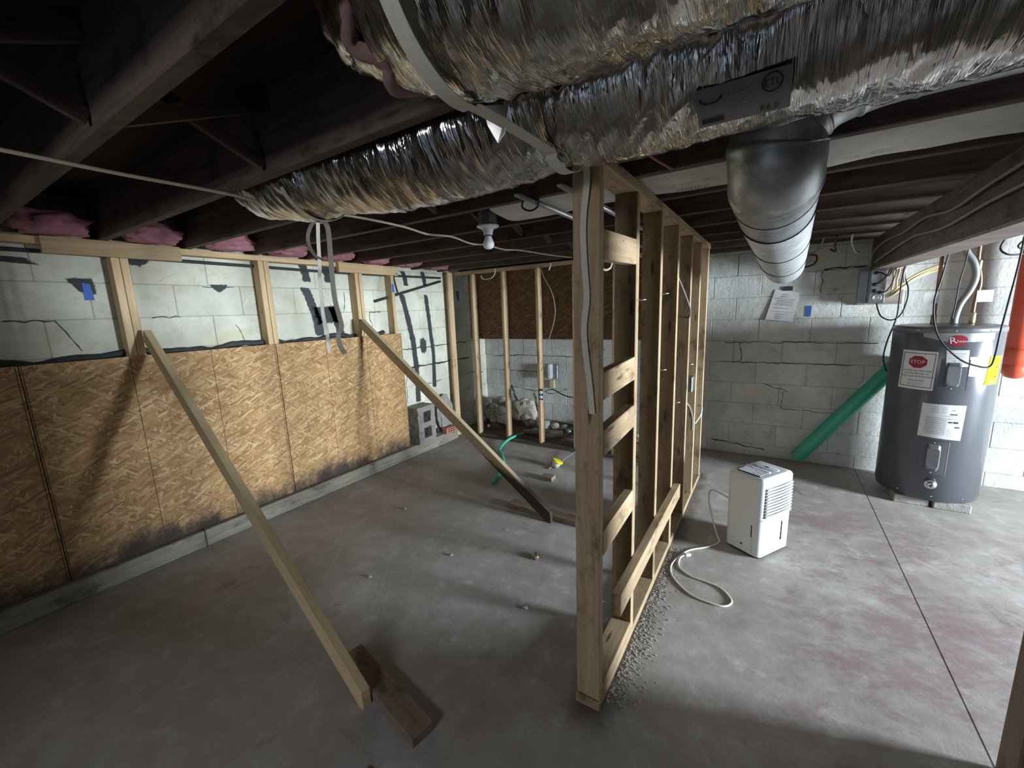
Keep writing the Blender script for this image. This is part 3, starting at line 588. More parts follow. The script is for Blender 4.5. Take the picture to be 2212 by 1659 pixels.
# pink fibre at the torn end of the upper duct
P = []
for k in range(30):
    a = math.pi*(1.0+1.05*k/29); P.append((-.60-.02*math.sin(k), .60+.135*math.cos(a), lerp(-.60, D2z)+.135*math.sin(a)))
tube('torn_insulation', P, lambda u: .005+.011*math.sin(math.pi*u), M['oldpink'], dB, 10, 2, True, lambda s, a, r: .008*mnoise.noise((s*30, a*2, 0)))
v = [(-.52, .74, 1.905), (-.47, .76, 1.90), (-.485, .765, 1.855), (-.50, .762, 1.838), (-.515, .75, 1.87)]; v2 = [(a, b+.003, c) for a, b, c in v]
mk('foil_scrap', v+v2, [(0, 1, 2, 3, 4), (9, 8, 7, 6, 5)]+[(i, (i+1) % 5, 5+(i+1) % 5, 5+i) for i in range(5)], M['tape'], dB)
# printed label on the lower duct
lab = []
def onduct(s, h):   # s along x, h along the girth from the camera-facing side
    a = math.radians(232)+h/.163; r = .172; return V((s, 1.018+r*math.cos(a), 2.006+r*math.sin(a)))
def ductpatch(name, s0, s1, h0, h1, mat, parent, lift=.0):
    nx_, ny_ = 10, 8; v, f = [], []
    for i in range(nx_+1):
        for j in range(ny_+1):
            p = onduct(s0+(s1-s0)*i/nx_, h0+(h1-h0)*j/ny_); c = V((p.x, 1.018, 2.006)); v.append(c+(p-c)*(1+lift))
    for i in range(nx_):
        for j in range(ny_): a = i*(ny_+1)+j; f.append((a, a+1, a+ny_+2, a+ny_+1))
    return mk(name, v, f, mat, parent, True)
lb = ductpatch('duct_label', -.150, .0, -.020, .055, M['greypl'], dA); M['ductlab'] = plain('duct_label_grey', (.22, .21, .19), .5); lb.data.materials[0] = M['ductlab']
def ducttext(s, size, s0, h0, th_=0):
    vs_, fs = textmesh(s, size); vv = []
    for p in vs_:
        q = onduct(s0+p.x, h0-p.y); c = V((q.x, 1.018, 2.006)); vv.append(c+(q-c)*1.014)
    mk('label_text', vv, fs, M['ink'], lb)
ducttext('ETL', .016, -.028, -.002); ducttext('R6.0', .016, -.032, .041); ducttext('- - - - -', .012, -.08, -.004); ducttext('- - - -  - -', .011, -.075, .012); ducttext('- -  - - -', .011, -.075, .022)
v, f = [], []
for k in range(24):
    for r in (.016, .0135): a = 2*math.pi*k/24; q = onduct(-.028+r*math.cos(a), -.002+r*math.sin(a)); c = V((q.x, 1.018, 2.006)); v.append(c+(q-c)*1.013)
for k in range(24): a, b = 2*k, 2*((k+1) % 24); f.append((a, a+1, b+1, b))
mk('label_ring', v, f, M['ink'], lb)
v, f = [], []
for k in range(17):
    for r in (1, .72): a = math.pi*(0+k/16); q = onduct(-.125+.02*math.cos(a)*(1 if r == 1 else .8), -.004+.012*math.sin(a)*r); c = V((q.x, 1.018, 2.006)); v.append(c+(q-c)*1.013)
for k in range(16): f.append((2*k, 2*k+1, 2*k+3, 2*k+2))
mk('label_mark', v, f, M['ink'], lb)
ductpatch('label_bar', -.143, -.105, .035, .045, M['ink'], lb, .013)
# webbing straps that carry the ducts
def ringpts(yc, zc, r, a0, a1, n, x): return [(x, yc+r*math.cos(math.radians(a0+(a1-a0)*k/n)), zc+r*math.sin(math.radians(a0+(a1-a0)*k/n))) for k in range(n+1)]
pts = ringpts(.610, 2.02, .172, 175, 292, 9, -.475) + ringpts(1.018, 2.012, .170, 238, 322, 8, -.475) + [(-.475, 1.199, 1.95)]
o = ribbon('hanger_strap', pts, .03, .002, (1, 0, 0), M['strap']); tag(o, 'pale webbing strap slung under both foil ducts above the partition end', 'strap')
sp_ = ribbon('hanging_strap', [(-.497, 1.19, 1.962), (-.499, 1.215, 1.94), (-.500, 1.240, 1.88), (-.515, 1.246, 1.76), (-.513, 1.247, 1.65), (-.505, 1.247, 1.53), (-.515, 1.247, 1.42), (-.496, 1.247, 1.25), (-.487, 1.246, 1.155)], .020, .002, (1, 0, 0), M['strap']); tag(sp_, 'loose webbing strap hanging down the front face of the partition end stud', 'strap')
o = ribbon('hanger_strap', ringpts(1.018, 2.022, .157, 205, 335, 12, -1.49), .022, .002, (1, 0, 0), M['silverstrap']); tag(o, 'silver strap around the bulging far end of the lower duct', 'strap')
z0 = 1.861
o = ribbon('hanging_strap', [(-1.50, 1.02, z0), (-1.545, 1.015, 1.86), (-1.575, 1.01, 1.82), (-1.573, 1.01, 1.78), (-1.54, 1.01, 1.74), (-1.50, 1.015, 1.72)], .014, .002, (.3, 1, 0), M['silverstrap']); tag(o, 'short looped strap end curling below the far duct end', 'strap')
o = ribbon('hanging_strap', [(-1.515, 1.02, z0), (-1.525, 1.02, 1.80), (-1.535, 1.02, 1.70), (-1.547, 1.02, 1.65), (-1.548, 1.02, 1.58), (-1.55, 1.02, 1.51), (-1.537, 1.02, 1.44), (-1.54, 1.02, 1.40), (-1.535, 1.02, 1.36)], .014, .002, (.8, .6, 0), M['silverstrap']); tag(o, 'left long silver strap dangling from the far duct end', 'strap')
o = ribbon('hanging_strap', [(-1.48, 1.02, z0), (-1.457, 1.02, 1.83), (-1.46, 1.02, 1.72), (-1.464, 1.02, 1.58), (-1.445, 1.02, 1.50), (-1.44, 1.02, 1.46), (-1.465, 1.02, 1.43), (-1.462, 1.02, 1.39), (-1.436, 1.02, 1.355)], .018, .002, (.6, .8, 0), M['strap']); tag(o, 'right long grey strap dangling from the far duct end', 'strap')

# ------------------------------------------------------------------ galvanized vent pipe
gp = thing('vent_pipe', 'round galvanized vent pipe ending open below the ceiling', 'pipe', (0, 2.2, 1.82))
def pipesec(name, a, b, ra, rb, mat, rib=True):
    P = [V(a).lerp(V(b), k/16) for k in range(17)]
    v, f, uv = sweepvf(P, lambda u: ra+(rb-ra)*u + (.002 if rib and (u < .03 or u > .97) else 0), 40, False); n = len(v)
    v2, f2, _ = sweepvf(P, lambda u: ra+(rb-ra)*u-.003, 40, False); v += v2; f += [tuple(i+n for i in q)[::-1] for q in f2]
    return mk(name, v, f, mat, gp, True)
pipesec('horizontal_run', (2.6, 1.43, 2.058), (.24, 1.43, 2.058), .09, .09, M['galv'])
EL = [(.26, 1.43, 2.058), (.17, 1.43, 2.056), (.07, 1.43, 2.035), (.0, 1.43, 1.985), (-.025, 1.432, 1.93), (-.025, 1.455, 1.88), (-.025, 1.52, 1.846), (-.025, 1.60, 1.835)]
v, f, uv = sweepvf(spline(EL, 16), lambda u: .09+.030*min(1, u*1.6), 40, False, lambda s, a, r: .0035 if (s % .115) < .011 else 0); mk('elbow', v, f, M['galv'], gp, True)
pipesec('pipe_section', (-.025, 1.57, 1.8365), (-.02, 1.82, 1.82), .119, .1175, M['galv'])
pipesec('wrapped_section', (-.021, 1.80, 1.821), (.0, 2.38, 1.791), .120, .118, M['galvlight'])
pipesec('wrapped_section', (-.001, 2.36, 1.792), (.02, 3.0, 1.757), .120, .1175, M['galvlight'])
pipesec('end_collar', (.019, 2.98, 1.758), (.035, 3.5, 1.735), .120, .117, M['galvlight'])

# ------------------------------------------------------------------ insulation batt with printed paper, lamp, ceiling wires
ib = thing('insulation_batt', 'white paper-faced insulation batt with faded grey print between the joists', 'insulation', (0, 1.84, 2.0))
def battz(x, y):
    u = (y-1.653)/.362; return JZ+.056-.045*max(1e-4, math.sin(math.pi*max(0, min(1, u))))**.4-.02*u-.012*mnoise.noise((x*5, y*7, 1))-.012*mnoise.noise((x*1.2, 3, 1))
v, f = [], []; nx, ny = 140, 12
for i in range(nx+1):
    x = -1.18+i*(1.18+2.6)/nx
    for j in range(ny+1): y = 1.653+.354*j/ny; v.append((x, y, battz(x, y)))
for i in range(nx):
    for j in range(ny): a = i*(ny+1)+j; f.append((a, a+1, a+ny+2, a+ny+1))
n = len(v); v += [(p[0], p[1], p[2]+.09) for p in v]; f += [tuple(i+n for i in q)[::-1] for q in f]
mk('paper_facing', v, f, M['paper'], ib, True)
def batttext(s, size, x, y):
    vs_, fs = textmesh(s, size, 'LEFT'); mk('faded_print', [(x+p.x, y-p.y, battz(x+p.x, y-p.y)-.005) for p in vs_], fs, M['print'], ib)
for s_, sz, x, y in (('--', .06, -.40, 1.83), ('---', .06, -.35, 1.83), ('---', .06, -.27, 1.83), ('|||||||||||', .045, -.38, 1.91), ('|||||', .06, -.16, 1.79), ('--', .05, -.15, 1.87), ('--', .06, .17, 1.86), ('---', .06, .23, 1.86)): batttext(s_, sz, x, y)
lp = thing('ceiling_lamp', 'bare white bulb in a porcelain ceiling lampholder', 'lamp', (-1.345, 1.915, 1.99))
mL = T(-1.335, 1.905, 0)
lathe('junction_box', [(.045, 1.958), (.05, 1.96), (.05, 2.02), (.045, 2.022)], M['box'], lp, mL, 8, False)
lathe('lampholder', [(.022, 1.905), (.024, 1.906), (.026, 1.922), (.032, 1.936), (.052, 1.944), (.060, 1.948), (.060, 1.954), (.05, 1.958)], M['porcelain'], lp, mL, 32)
lathe('bulb', [(.002, 1.832), (.015, 1.834), (.026, 1.842), (.031, 1.855), (.029, 1.868), (.022, 1.884), (.018, 1.895), (.018, 1.904)], M['bulb'], lp, mL, 28)
lathe('collar_ring', [(.0185, 1.900), (.0205, 1.901), (.0205, 1.905), (.0185, 1.906)], M['darkpl'], lp, mL, 24)
def cable(label, pts, r=.005, mat='black', name='cable', cat='cable', sp=8, seg=8, group=None):
    return tag(tube(name, pts, r, M[mat], None, seg, sp), label, cat, group)
zc = JZ-.007
cable('cream cable running under the joists from the near left to behind the lamp', [(-1.72, -.8, zc), (-1.72, .2, zc), (-1.715, .5, zc-.004), (-1.72, .82, zc), (-1.74, 1.05, zc-.01), (-1.69, 1.3, zc), (-1.69, 1.62, zc), (-1.70, 1.82, zc-.012), (-1.70, 2.03, zc), (-1.72, 2.25, zc-.014), (-1.735, 2.45, zc), (-1.72, 2.65, zc-.012), (-1.70, 2.85, zc), (-1.64, 3.25, zc-.006), (-1.60, 3.6, zc)], .006, 'romex')
cable('left of two grey steel conduits ending under the joists beside the lamp', [(-.885, 1.47, zc-.008), (-.905, 3.7, zc-.008)], .0125, 'emt', 'steel_conduit', 'conduit', 0, 12)
cable('right of two grey steel conduits ending under the joists above the partition', [(-.695, 1.46, zc-.008), (-.69, 3.7, zc-.008)], .0125, 'emt', 'steel_conduit', 'conduit', 0, 12)
cable('black tie looped round a grey conduit near the lamp', [(-.93, 1.6, zc+.005), (-.95, 1.62, zc-.02), (-.92, 1.63, zc-.038), (-.875, 1.62, zc-.03), (-.86, 1.6, zc+.005)], .004, 'black', 'cable_tie', 'tie')
cable('pink wire hanging from the joists right of the partition top', [(-.38, 1.30, 1.99), (-.37, 1.42, 1.97), (-.33, 1.60, 1.961)], .004, 'pink', 'thin_wire', 'wire')
cable('white cable loop hanging from the top plate of the back stud wall', [(-2.60, 3.81, 1.955), (-2.60, 3.80, 1.90), (-2.635, 3.79, 1.86), (-2.70, 3.79, 1.85), (-2.76, 3.79, 1.86), (-2.78, 3.79, 1.895)], .005, 'whitecord')
cable('white cable end poking down from the back top plate', [(-1.93, 3.81, 1.955), (-1.925, 3.80, 1.92), (-1.94, 3.795, 1.885)], .007, 'whitecord')
cable('thin grey wire drooping beside the last visible back stud', [(-2.04, 3.81, 1.93), (-2.0, 3.80, 1.82), (-1.92, 3.80, 1.68), (-1.885, 3.80, 1.55), (-1.885, 3.80, 1.42), (-1.94, 3.80, 1.24), (-1.985, 3.80, 1.12), (-1.98, 3.81, 1.02), (-2.06, 3.81, .86)], .005, 'greycable')
# ------------------------------------------------------------------ outlet and wall box by the last back stud
ot = thing('outlet_box', 'duplex outlet box fixed low on a back stud', 'outlet', (-2.06, 3.85, .6))
box('box_shell', -2.085, -2.035, 3.80, 3.829, .54, .66, M['box'], ot, .002); box('face', -2.085, -2.04, 3.794, 3.80, .545, .655, M['darkpl'], ot, .002)
for z in (.575, .625): lathe('receptacle', [(.017, 0), (.019, .002), (.019, .005), (.015, .006)], M['porcelain'], ot, T(-2.0625, 3.795, z) @ Matrix.Rotation(math.pi/2, 4, 'X'), 16)
wb = thing('junction_box', 'small grey junction box with a round cover on the rough back wall', 'electrical box', (-2.31, YB, .7))
box('box_body', -2.40, -2.20, YB-.05, YB-.001, .66, .83, M['box'], wb, .004)
lathe('round_cover', [(.038, 0), (.042, .01), (.042, .17), (.036, .18)], M['greypl'], wb, T(-2.30, YB-.065, .66), 20)
box('yellow_tag', -2.32, -2.26, YB-.03, YB-.002, .53, .63, M['gold'], wb, .003)
cable('grey cable looping from the outlet box and down to the tipped cup', [(-1.55, 4.42, .86), (-1.62, 4.3, .80), (-1.70, 4.2, .70), (-1.72, 4.15, .58), (-1.69, 4.1, .45), (-1.64, 4.02, .30), (-1.62, 3.93, .14), (-1.63, 3.80, .06), (-1.67, 3.6, .03), (-1.70, 3.42, .012), (-1.72, 3.28, .008)], .006, 'greycable')
cable('black cord sagging between the outlet box and the grey cable', [(-2.03, 3.83, .63), (-1.98, 3.9, .645), (-1.90, 3.98, .58), (-1.82, 4.05, .54), (-1.73, 4.12, .55), (-1.71, 4.12, .48), (-1.64, 4.12, .34), (-1.63, 4.15, .22), (-1.75, 4.15, .14), (-1.9, 4.12, .1), (-1.85, 4.05, .085), (-1.6, 4.0, .08), (-1.4, 3.98, .07)], .006, 'black')
# small fittings on the partition
o = box('switch_box', PX0+.01, PX1-.012, 3.20, 3.283, .86, .97, M['box'], None, .003); tag(o, 'grey metal switch box fixed inside the partition studs', 'electrical box')
cable('grey cable bulging out between the far partition studs', [(-.50, 2.95, .84), (-.47, 3.02, .80), (-.455, 3.10, .70), (-.465, 3.18, .58)], .009, 'greycable')
cable('small bent cable stub on the second last partition stud', [(-.47, 3.47, .70), (-.44, 3.46, .70), (-.44, 3.42, .64), (-.47, 3.36, .58)], .006, 'whitecord')
cable('thin dark wire sagging between the far partition studs', [(-.49, 2.50, 1.70), (-.46, 2.70, 1.55), (-.455, 2.86, 1.45), (-.49, 2.95, 1.37)], .005, 'greycable')
cable('white cable coil tucked under the upper partition blocking', [(-.50, 1.33, 1.66), (-.50, 1.35, 1.635), (-.50, 1.40, 1.625), (-.50, 1.45, 1.635), (-.50, 1.47, 1.655)], .004, 'whitecord')

# ------------------------------------------------------------------ dehumidifier
dm = T(-.007, 2.766, 0) @ Rz(math.atan2(.857, .514))
dh = thing('dehumidifier', 'white portable dehumidifier with a slatted front on the floor', 'dehumidifier', (-.007, 2.766, 0))
W_, D_, H_ = .30, .225, .50
def rbox(name, w_, d_, z0, z1, rv, rt_, mat, parent, m, segs=4, taper=0):
    bm = bmesh.new(); v, f = boxvf(-w_/2, w_/2, -d_/2, d_/2, z0, z1); bv = [bm.verts.new(p) for p in v]
    for q in f: bm.faces.new([bv[i] for i in q])
    bmesh.ops.recalc_face_normals(bm, faces=bm.faces)
    bmesh.ops.bevel(bm, geom=[e for e in bm.edges if abs(e.verts[0].co.z-e.verts[1].co.z) > 1e-4], offset=rv, segments=segs, affect='EDGES', profile=.5)
    if rt_: bmesh.ops.bevel(bm, geom=[e for e in bm.edges if min(e.verts[0].co.z, e.verts[1].co.z) > z1-1e-4], offset=rt_, segments=3, affect='EDGES', profile=.5)
    if taper:
        for q in bm.verts: k = 1-taper*(z1-q.co.z)/(z1-z0); q.co.x *= k; q.co.y *= k
    me = bpy.data.meshes.new(name); bm.to_mesh(me); bm.free(); me.materials.append(mat); o = link(name, me, parent, m); return auto(o, 35)
body = rbox('body', W_, D_, .018, H_, .03, .022, M['whitepl'], dh, dm, 5, .03)
rbox('top_panel', W_*.80, D_*.84, H_-.004, H_+.002, .035, .001, M['greypl'], dh, dm)
rbox('base', W_*.88, D_*.88, 0, .02, .03, 0, M['darkpl'], dh, dm)
vg = rbox('top_vent', W_*.30, D_*.62, H_+.001, H_+.006, .006, .001, M['darkpl'], dh, dm @ T(-.075, .0, 0))
for k in range(10): link('vent_bar', bevbox(-W_*.14, W_*.14, -.0022, .0022, H_+.005, H_+.0085, M['mauve'], 0), vg, dm @ T(-.075, -D_*.28+k*D_*.062, 0))
for k in range(6): link('vent_bar', bevbox(-.002, .002, -D_*.3, D_*.3, H_+.005, H_+.008, M['mauve'], 0), vg, dm @ T(-.075-W_*.125+k*W_*.05, 0, 0))
link('top_handle', bevbox(-.008, .008, -.055, .055, H_+.001, H_+.010, M['label'], .002), dh, dm @ T(-.018, -.01, 0))
cp = lathe('control_panel', [(.058, 0), (.06, .001), (.06, .003), (.055, .004)], M['mauve'], dh, dm @ T(.055, 0, H_+.0015) @ Matrix.Diagonal((.62, 1.2, 1, 1)), 28)
link('display', bevbox(-.007, .007, -.012, .012, 0, .002, M['darkpl'], .001), cp, dm @ T(.055, 0, H_+.005))
gr = rbox('front_grille', W_*.84, .006, .265, .448, .002, .001, M['flex'], dh, dm @ T(0, -D_/2+.001, 0))
for k in range(10):
    z = .272+k*.0186; n = 12; P = [V((-W_*.41+W_*.82*i/n, -D_/2-.004-.006*math.sin(math.pi*i/n), z)) for i in range(n+1)]
    v, f, _ = sweepvf(P, .0054, 8); mk('slat', v, f, M['whitepl'], gr, True, dm)
link('bucket_seam', bevbox(-W_*.485, W_*.485, -.0015, .0015, .2515, .2535, M['greypl'], 0), dh, dm @ T(0, -D_/2+.0012, 0))
wg = link('water_gauge', bevbox(-.004, .004, -.002, .002, .09, .205, M['darkpl'], .001), dh, dm @ T(.055, -D_/2+.0005, 0)); lathe('gauge_bulb', [(.008, 0), (.009, .002), (.007, .004)], M['darkpl'], wg, dm @ T(.055, -D_/2+.003, .092) @ Matrix.Rotation(math.pi/2, 4, 'X'), 14)
link('bucket_slot', bevbox(-.0015, .0015, -.003, .003, .13, .205, M['darkpl'], 0), dh, dm @ T(-W_/2+.003, -D_/2+.055, 0))
link('drain_plug', bevbox(-.002, .002, -.006, .006, .055, .067, M['darkpl'], .001), dh, dm @ T(-W_/2+.004, .0, 0))
link('side_seam', bevbox(-.0012, .0012, -.0012, .0012, .03, .13, M['greypl'], 0), dh, dm @ T(-W_/2+.0035, -D_/2+.05, 0))
lw = dm @ V((-W_/2+.012, D_/2-.06, .30))
tube('power_cord', [tuple(lw), (-.265, 2.80, .30), (-.285, 2.775, .25), (-.26, 2.745, .15), (-.225, 2.715, .05), (-.205, 2.69, .006), (-.26, 2.60, .005), (-.35, 2.51, .005), (-.396, 2.40, .005), (-.415, 2.286, .005), (-.38, 2.187, .005), (-.285, 2.096, .005), (-.19, 2.072, .005), (-.117, 2.082, .005), (-.091, 2.14, .005), (-.141, 2.213, .005), (-.211, 2.238, .005), (-.307, 2.252, .005), (-.374, 2.309, .006), (-.383, 2.39, .009), (-.362, 2.432, .014)], .0048, M['whitecord'], dh, 10, 8)
pl = dm.to_translation(); pg = link('plug', bevbox(0, .036, -.013, .013, -.009, .009, M['whitepl'], .004), dh, T(-.364, 2.428, .014) @ Rz(.75))
for s in (-.006, .006): link('prong', bevbox(.036, .052, s-.001, s+.001, -.003, .003, M['chrome'], 0), pg, T(-.364, 2.428, .014) @ Rz(.75))

# ------------------------------------------------------------------ water heater
HC, HR = V((1.04, 4.12, 0)), .28; HB = .062
wh = thing('water_heater', 'tall grey cylindrical water heater tank with white and yellow labels', 'water heater', (HC.x, HC.y, HB))
mh = T(HC.x, HC.y, 0)
lathe('tank', [(.262, HB+.002), (.266, HB), (.272, HB+.004), (.274, HB+.03), (HR, HB+.034), (HR, 1.245), (HR-.001, 1.247)], M['tank'], wh, mh, 96)
lathe('top_cap', [(HR-.004, 1.244), (HR+.004, 1.247), (HR+.004, 1.272), (HR-.002, 1.283), (HR-.03, 1.29), (.02, 1.292)], M['tanktop'], wh, mh, 96)
def hw(s, h, off=.0012):      # s: degrees from the front (-Y), h: height
    a = math.radians(s-90); return (HC.x+(HR+off)*math.cos(a), HC.y+(HR+off)*math.sin(a), h)
def hpatch(name, quad, mat, parent, off=.0012, n=14, m_=6):
    v, f = [], []
    (a, b, c, d) = quad
    for i in range(n+1):
        for j in range(m_+1):
            u, t = i/n, j/m_; s = (a[0]*(1-u)+b[0]*u)*(1-t)+(d[0]*(1-u)+c[0]*u)*t; h = (a[1]*(1-u)+b[1]*u)*(1-t)+(d[1]*(1-u)+c[1]*u)*t; v.append(hw(s, h, off))
    for i in range(n):
        for j in range(m_): q = i*(m_+1)+j; f.append((q, q+1, q+m_+2, q+m_+1))
    return mk(name, v, f, mat, parent, True)
DEG = 180/math.pi/HR
def htext(s, size, s0, h0, mat, parent, off=.0022, tilt=0, name='label_text'):
    vs_, fs = textmesh(s, size); mk(name, [hw(s0+(p.x-p.y*tilt)*DEG, h0+p.y+p.x*tilt, off) for p in vs_], fs, mat, parent)
def hbar(s0, s1, h, t_, mat, parent, off=.002): hpatch('text_line', [(s0, h+t_/2), (s1, h+t_/2), (s1, h-t_/2), (s0, h-t_/2)], mat, parent, off, 4, 1)
l1 = hpatch('warning_label', [(-58.5, 1.125), (-18, 1.12), (-19, .853), (-60, .853)], M['label'], wh)
for q in ([(-56.5, 1.108), (-20, 1.105), (-20, 1.101), (-56.5, 1.104)], [(-57.5, .875), (-21, .872), (-21, .868), (-57.5, .871)], [(-56.5, 1.106), (-55.6, 1.106), (-56.8, .872), (-57.5, .872)], [(-20.6, 1.103), (-20, 1.103), (-21, .870), (-21.6, .870)]): hpatch('border_line', q, M['ink'], l1, .002, 6, 2)
oc = [(-38.3+11.0*math.cos(math.pi*(k+.5)/4), 1.045+.045*math.sin(math.pi*(k+.5)/4)) for k in range(8)]
def hdisc(name, s0, h0, rim, mat, parent, off):
    """disc bent round the tank: rim = list of (ds, dh) outline points"""
    n = len(rim); R_ = 6; v = [hw(s0, h0, off)]; f = []
    for r in range(1, R_+1): v += [hw(s0+a*r/R_, h0+b*r/R_, off) for a, b in rim]
    for k in range(n): f.append((0, 1+k, 1+(k+1) % n))
    for r in range(R_-1):
        for k in range(n): f.append((1+r*n+k, 1+(r+1)*n+k, 1+(r+1)*n+(k+1) % n, 1+r*n+(k+1) % n))
    return mk(name, v, f, mat, parent, True)
rim = []
for k in range(8):
    for t_ in range(4): rim.append(tuple((oc[k][q_]*(4-t_)+oc[(k+1) % 8][q_]*t_)/4-(-38.3, 1.045)[q_] for q_ in (0, 1)))
hdisc('stop_sign', -38.3, 1.045, rim, M['red'], l1, .0022)
htext('STOP', .034, -38.3, 1.045, M['label'], l1, .0042)
for i, s in enumerate(('DO NOT RETURN THIS', 'WATER HEATER TO', 'THE PLACE OF PURCHASE')): htext(s, .0155, -38.5, .983-i*.02, M['ink'], l1)
htext('1-800-278-4055', .015, -38.5, .915, M['ink'], l1)
for k in range(2): hbar(-48, -30, .898-k*.011, .004, M['greyink'], l1)
l2 = hpatch('permit_slip', [(-11, 1.135), (10.5, 1.137), (11.5, 1.028), (-9.5, 1.02)], M['label'], wh, .004)
for k in range(5): hbar(-7+k % 2*3, 8-k % 3*3, 1.112-k*.016, .003, M['greyink'], l2, .005)
l3 = hpatch('notice_label', [(12.5, 1.092), (34.5, 1.092), (33, .958), (11.5, .965)], M['label'], wh, .0015)
for k in range(3): hbar(14, 32-k, 1.08-k*.014, .006, M['greyink'], l3, .0025)
htext('1-800-278-4055', .011, 22, 1.02, M['ink'], l3, .0025)
hpatch('text_line', [(14, .995), (29, .995), (28.5, .98), (14, .98)], M['labelgrey'], l3, .0025)
l4 = hpatch('energy_guide', [(36.5, 1.094), (57, 1.094), (54, .905), (33, .905)], M['yellow'], wh, .002)
htext('ENERGYGUIDE', .014, 47, 1.075, M['ink'], l4, .003); hbar(47, 53, 1.02, .007, M['ink'], l4, .003); hbar(38, 53, 1.003, .003, M['ink'], l4, .003); hbar(46, 51, .958, .009, M['ink'], l4, .003)
for k in range(3): hbar(38, 50, .935-k*.009, .003, M['gold'], l4, .003)
l5 = hpatch('data_label', [(-27, .765), (17, .765), (16, .522), (-28, .53)], M['labelgrey'], wh)
for k in range(10): hbar(-22, -1, .67-k*.0125, .006, M['greyink'], l5)
for k in range(4): hbar(-17, -10, .745-k*.012, .004, M['greyink'], l5); hbar(-6, -2, .745-k*.012, .004, M['greyink'], l5)
hbar(2, 9, .70, .008, M['ink'], l5); hbar(-5, 9, .687, .005, M['greyink'], l5); hbar(1, 14, .668, .010, M['greyink'], l5); hbar(1, 5, .645, .010, M['ink'], l5); hbar(6, 11, .645, .014, M['ink'], l5); hbar(8, 13, .612, .010, M['ink'], l5)
for k in range(5): hbar(1, 12-k % 2*2, .595-k*.012, .004, M['greyink'], l5)
htext('UL', .016, 5, .728, M['ink'], l5)
bd = hpatch('name_band', [(-36, 1.256), (37, 1.256), (37, 1.205), (-36, 1.222)], M['labelgrey'], wh, .0012, 24)
bd.data.materials[0] = plain('silver_band', (.34, .36, .38), .4, .4)
bd2 = hpatch('name_band', [(-36, 1.222), (37, 1.205), (14, 1.19), (-14, 1.19)], bd.data.materials[0], wh, .0012, 24)
lg = hdisc('oval_emblem', -1.5, 1.198, [(9.2*math.cos(2*math.pi*k/36), .036*math.sin(2*math.pi*k/36)) for k in range(36)], M['red'], wh, .0028)
htext('R', .058, -6.5, 1.197, M['label'], lg, .0046, .2, 'emblem_letter'); htext('heem', .024, 2.6, 1.195, M['label'], lg, .0046, 0, 'emblem_letter')
def cover(h0, h1, s0):
    c = hpatch('access_cover', [(s0-14, h1), (s0+14, h1), (s0+14, h0), (s0-14, h0)], M['tank'], wh, .003)
    hpatch('cover_edge', [(s0+13.4, h1), (s0+14.2, h1), (s0+14.2, h0), (s0+13.4, h0)], M['chrome'], c, .004, 2, 4)
    hm = (h0+h1)/2; prof = []
    n = 24
    for off, k in ((.003, 1.0), (.022, .84), (.026, .76)):
        for i in range(n):
            a = 2*math.pi*i/n; cx_, cz_ = math.cos(a), math.sin(a); px = 7.6*k*max(-1, min(1, cx_*1.35)); pz = (h1-h0)*.40*k*max(-1, min(1, cz_*1.2)); prof.append(hw(s0-1+px, hm+pz, off))
    f = []
    for r in range(2):
        for i in range(n): f.append((r*n+i, r*n+(i+1) % n, (r+1)*n+(i+1) % n, (r+1)*n+i))
    f.append(tuple(2*n+i for i in range(n))); mk('raised_boss', prof, f, M['tanktop'], c)
    for dz in (h0+.012, h1-.012): lathe('screw', [(.004, 0), (.005, .002), (.003, .003)], M['chrome'], c, Matrix.Translation(hw(s0-1, dz, .002)) @ Matrix.Rotation(math.pi/2, 4, 'X'), 8)
cover(.865, 1.075, -1); cover(.265, .505, -8.5)
dvp = hw(-7.5, .19, 0)
dv = lathe('drain_valve', [(.034, 0), (.036, .004), (.030, .010), (.020, .012), (.020, .030), (.016, .034)], M['chrome'], wh, Matrix.Translation(dvp) @ Rz(math.radians(-7.5)) @ Matrix.Rotation(math.pi/2, 4, 'X'), 24)
lathe('drain_bore', [(.009, .033), (.0095, .0345), (.009, .0352)], M['darkpl'], dv, Matrix.Translation(dvp) @ Rz(math.radians(-7.5)) @ Matrix.Rotation(math.pi/2, 4, 'X'), 14)
for s in (-42, -5, 30): lathe('screw', [(.004, 0), (.005, .002), (.003, .003)], M['chrome'], wh, Matrix.Translation(hw(s, HB+.04, 0)) @ Matrix.Rotation(math.pi/2, 4, 'X'), 8); lathe('screw', [(.004, 0), (.005, .002), (.003, .003)], M['chrome'], wh, Matrix.Translation(hw(s, 1.262, .003)) @ Matrix.Rotation(math.pi/2, 4, 'X'), 8)
for i, (x, y, l) in enumerate(((.93, 3.96, 'left'), (1.14, 3.95, 'middle'), (1.04, 4.24, 'rear'))):
    o = box('paver_block', x-.095, x+.095, y-.07, y+.07, 0, .0615, M['blockgrey'], None, .006); tag(o, l+' concrete block under the grey water heater', 'block', 'blocks under the water heater')
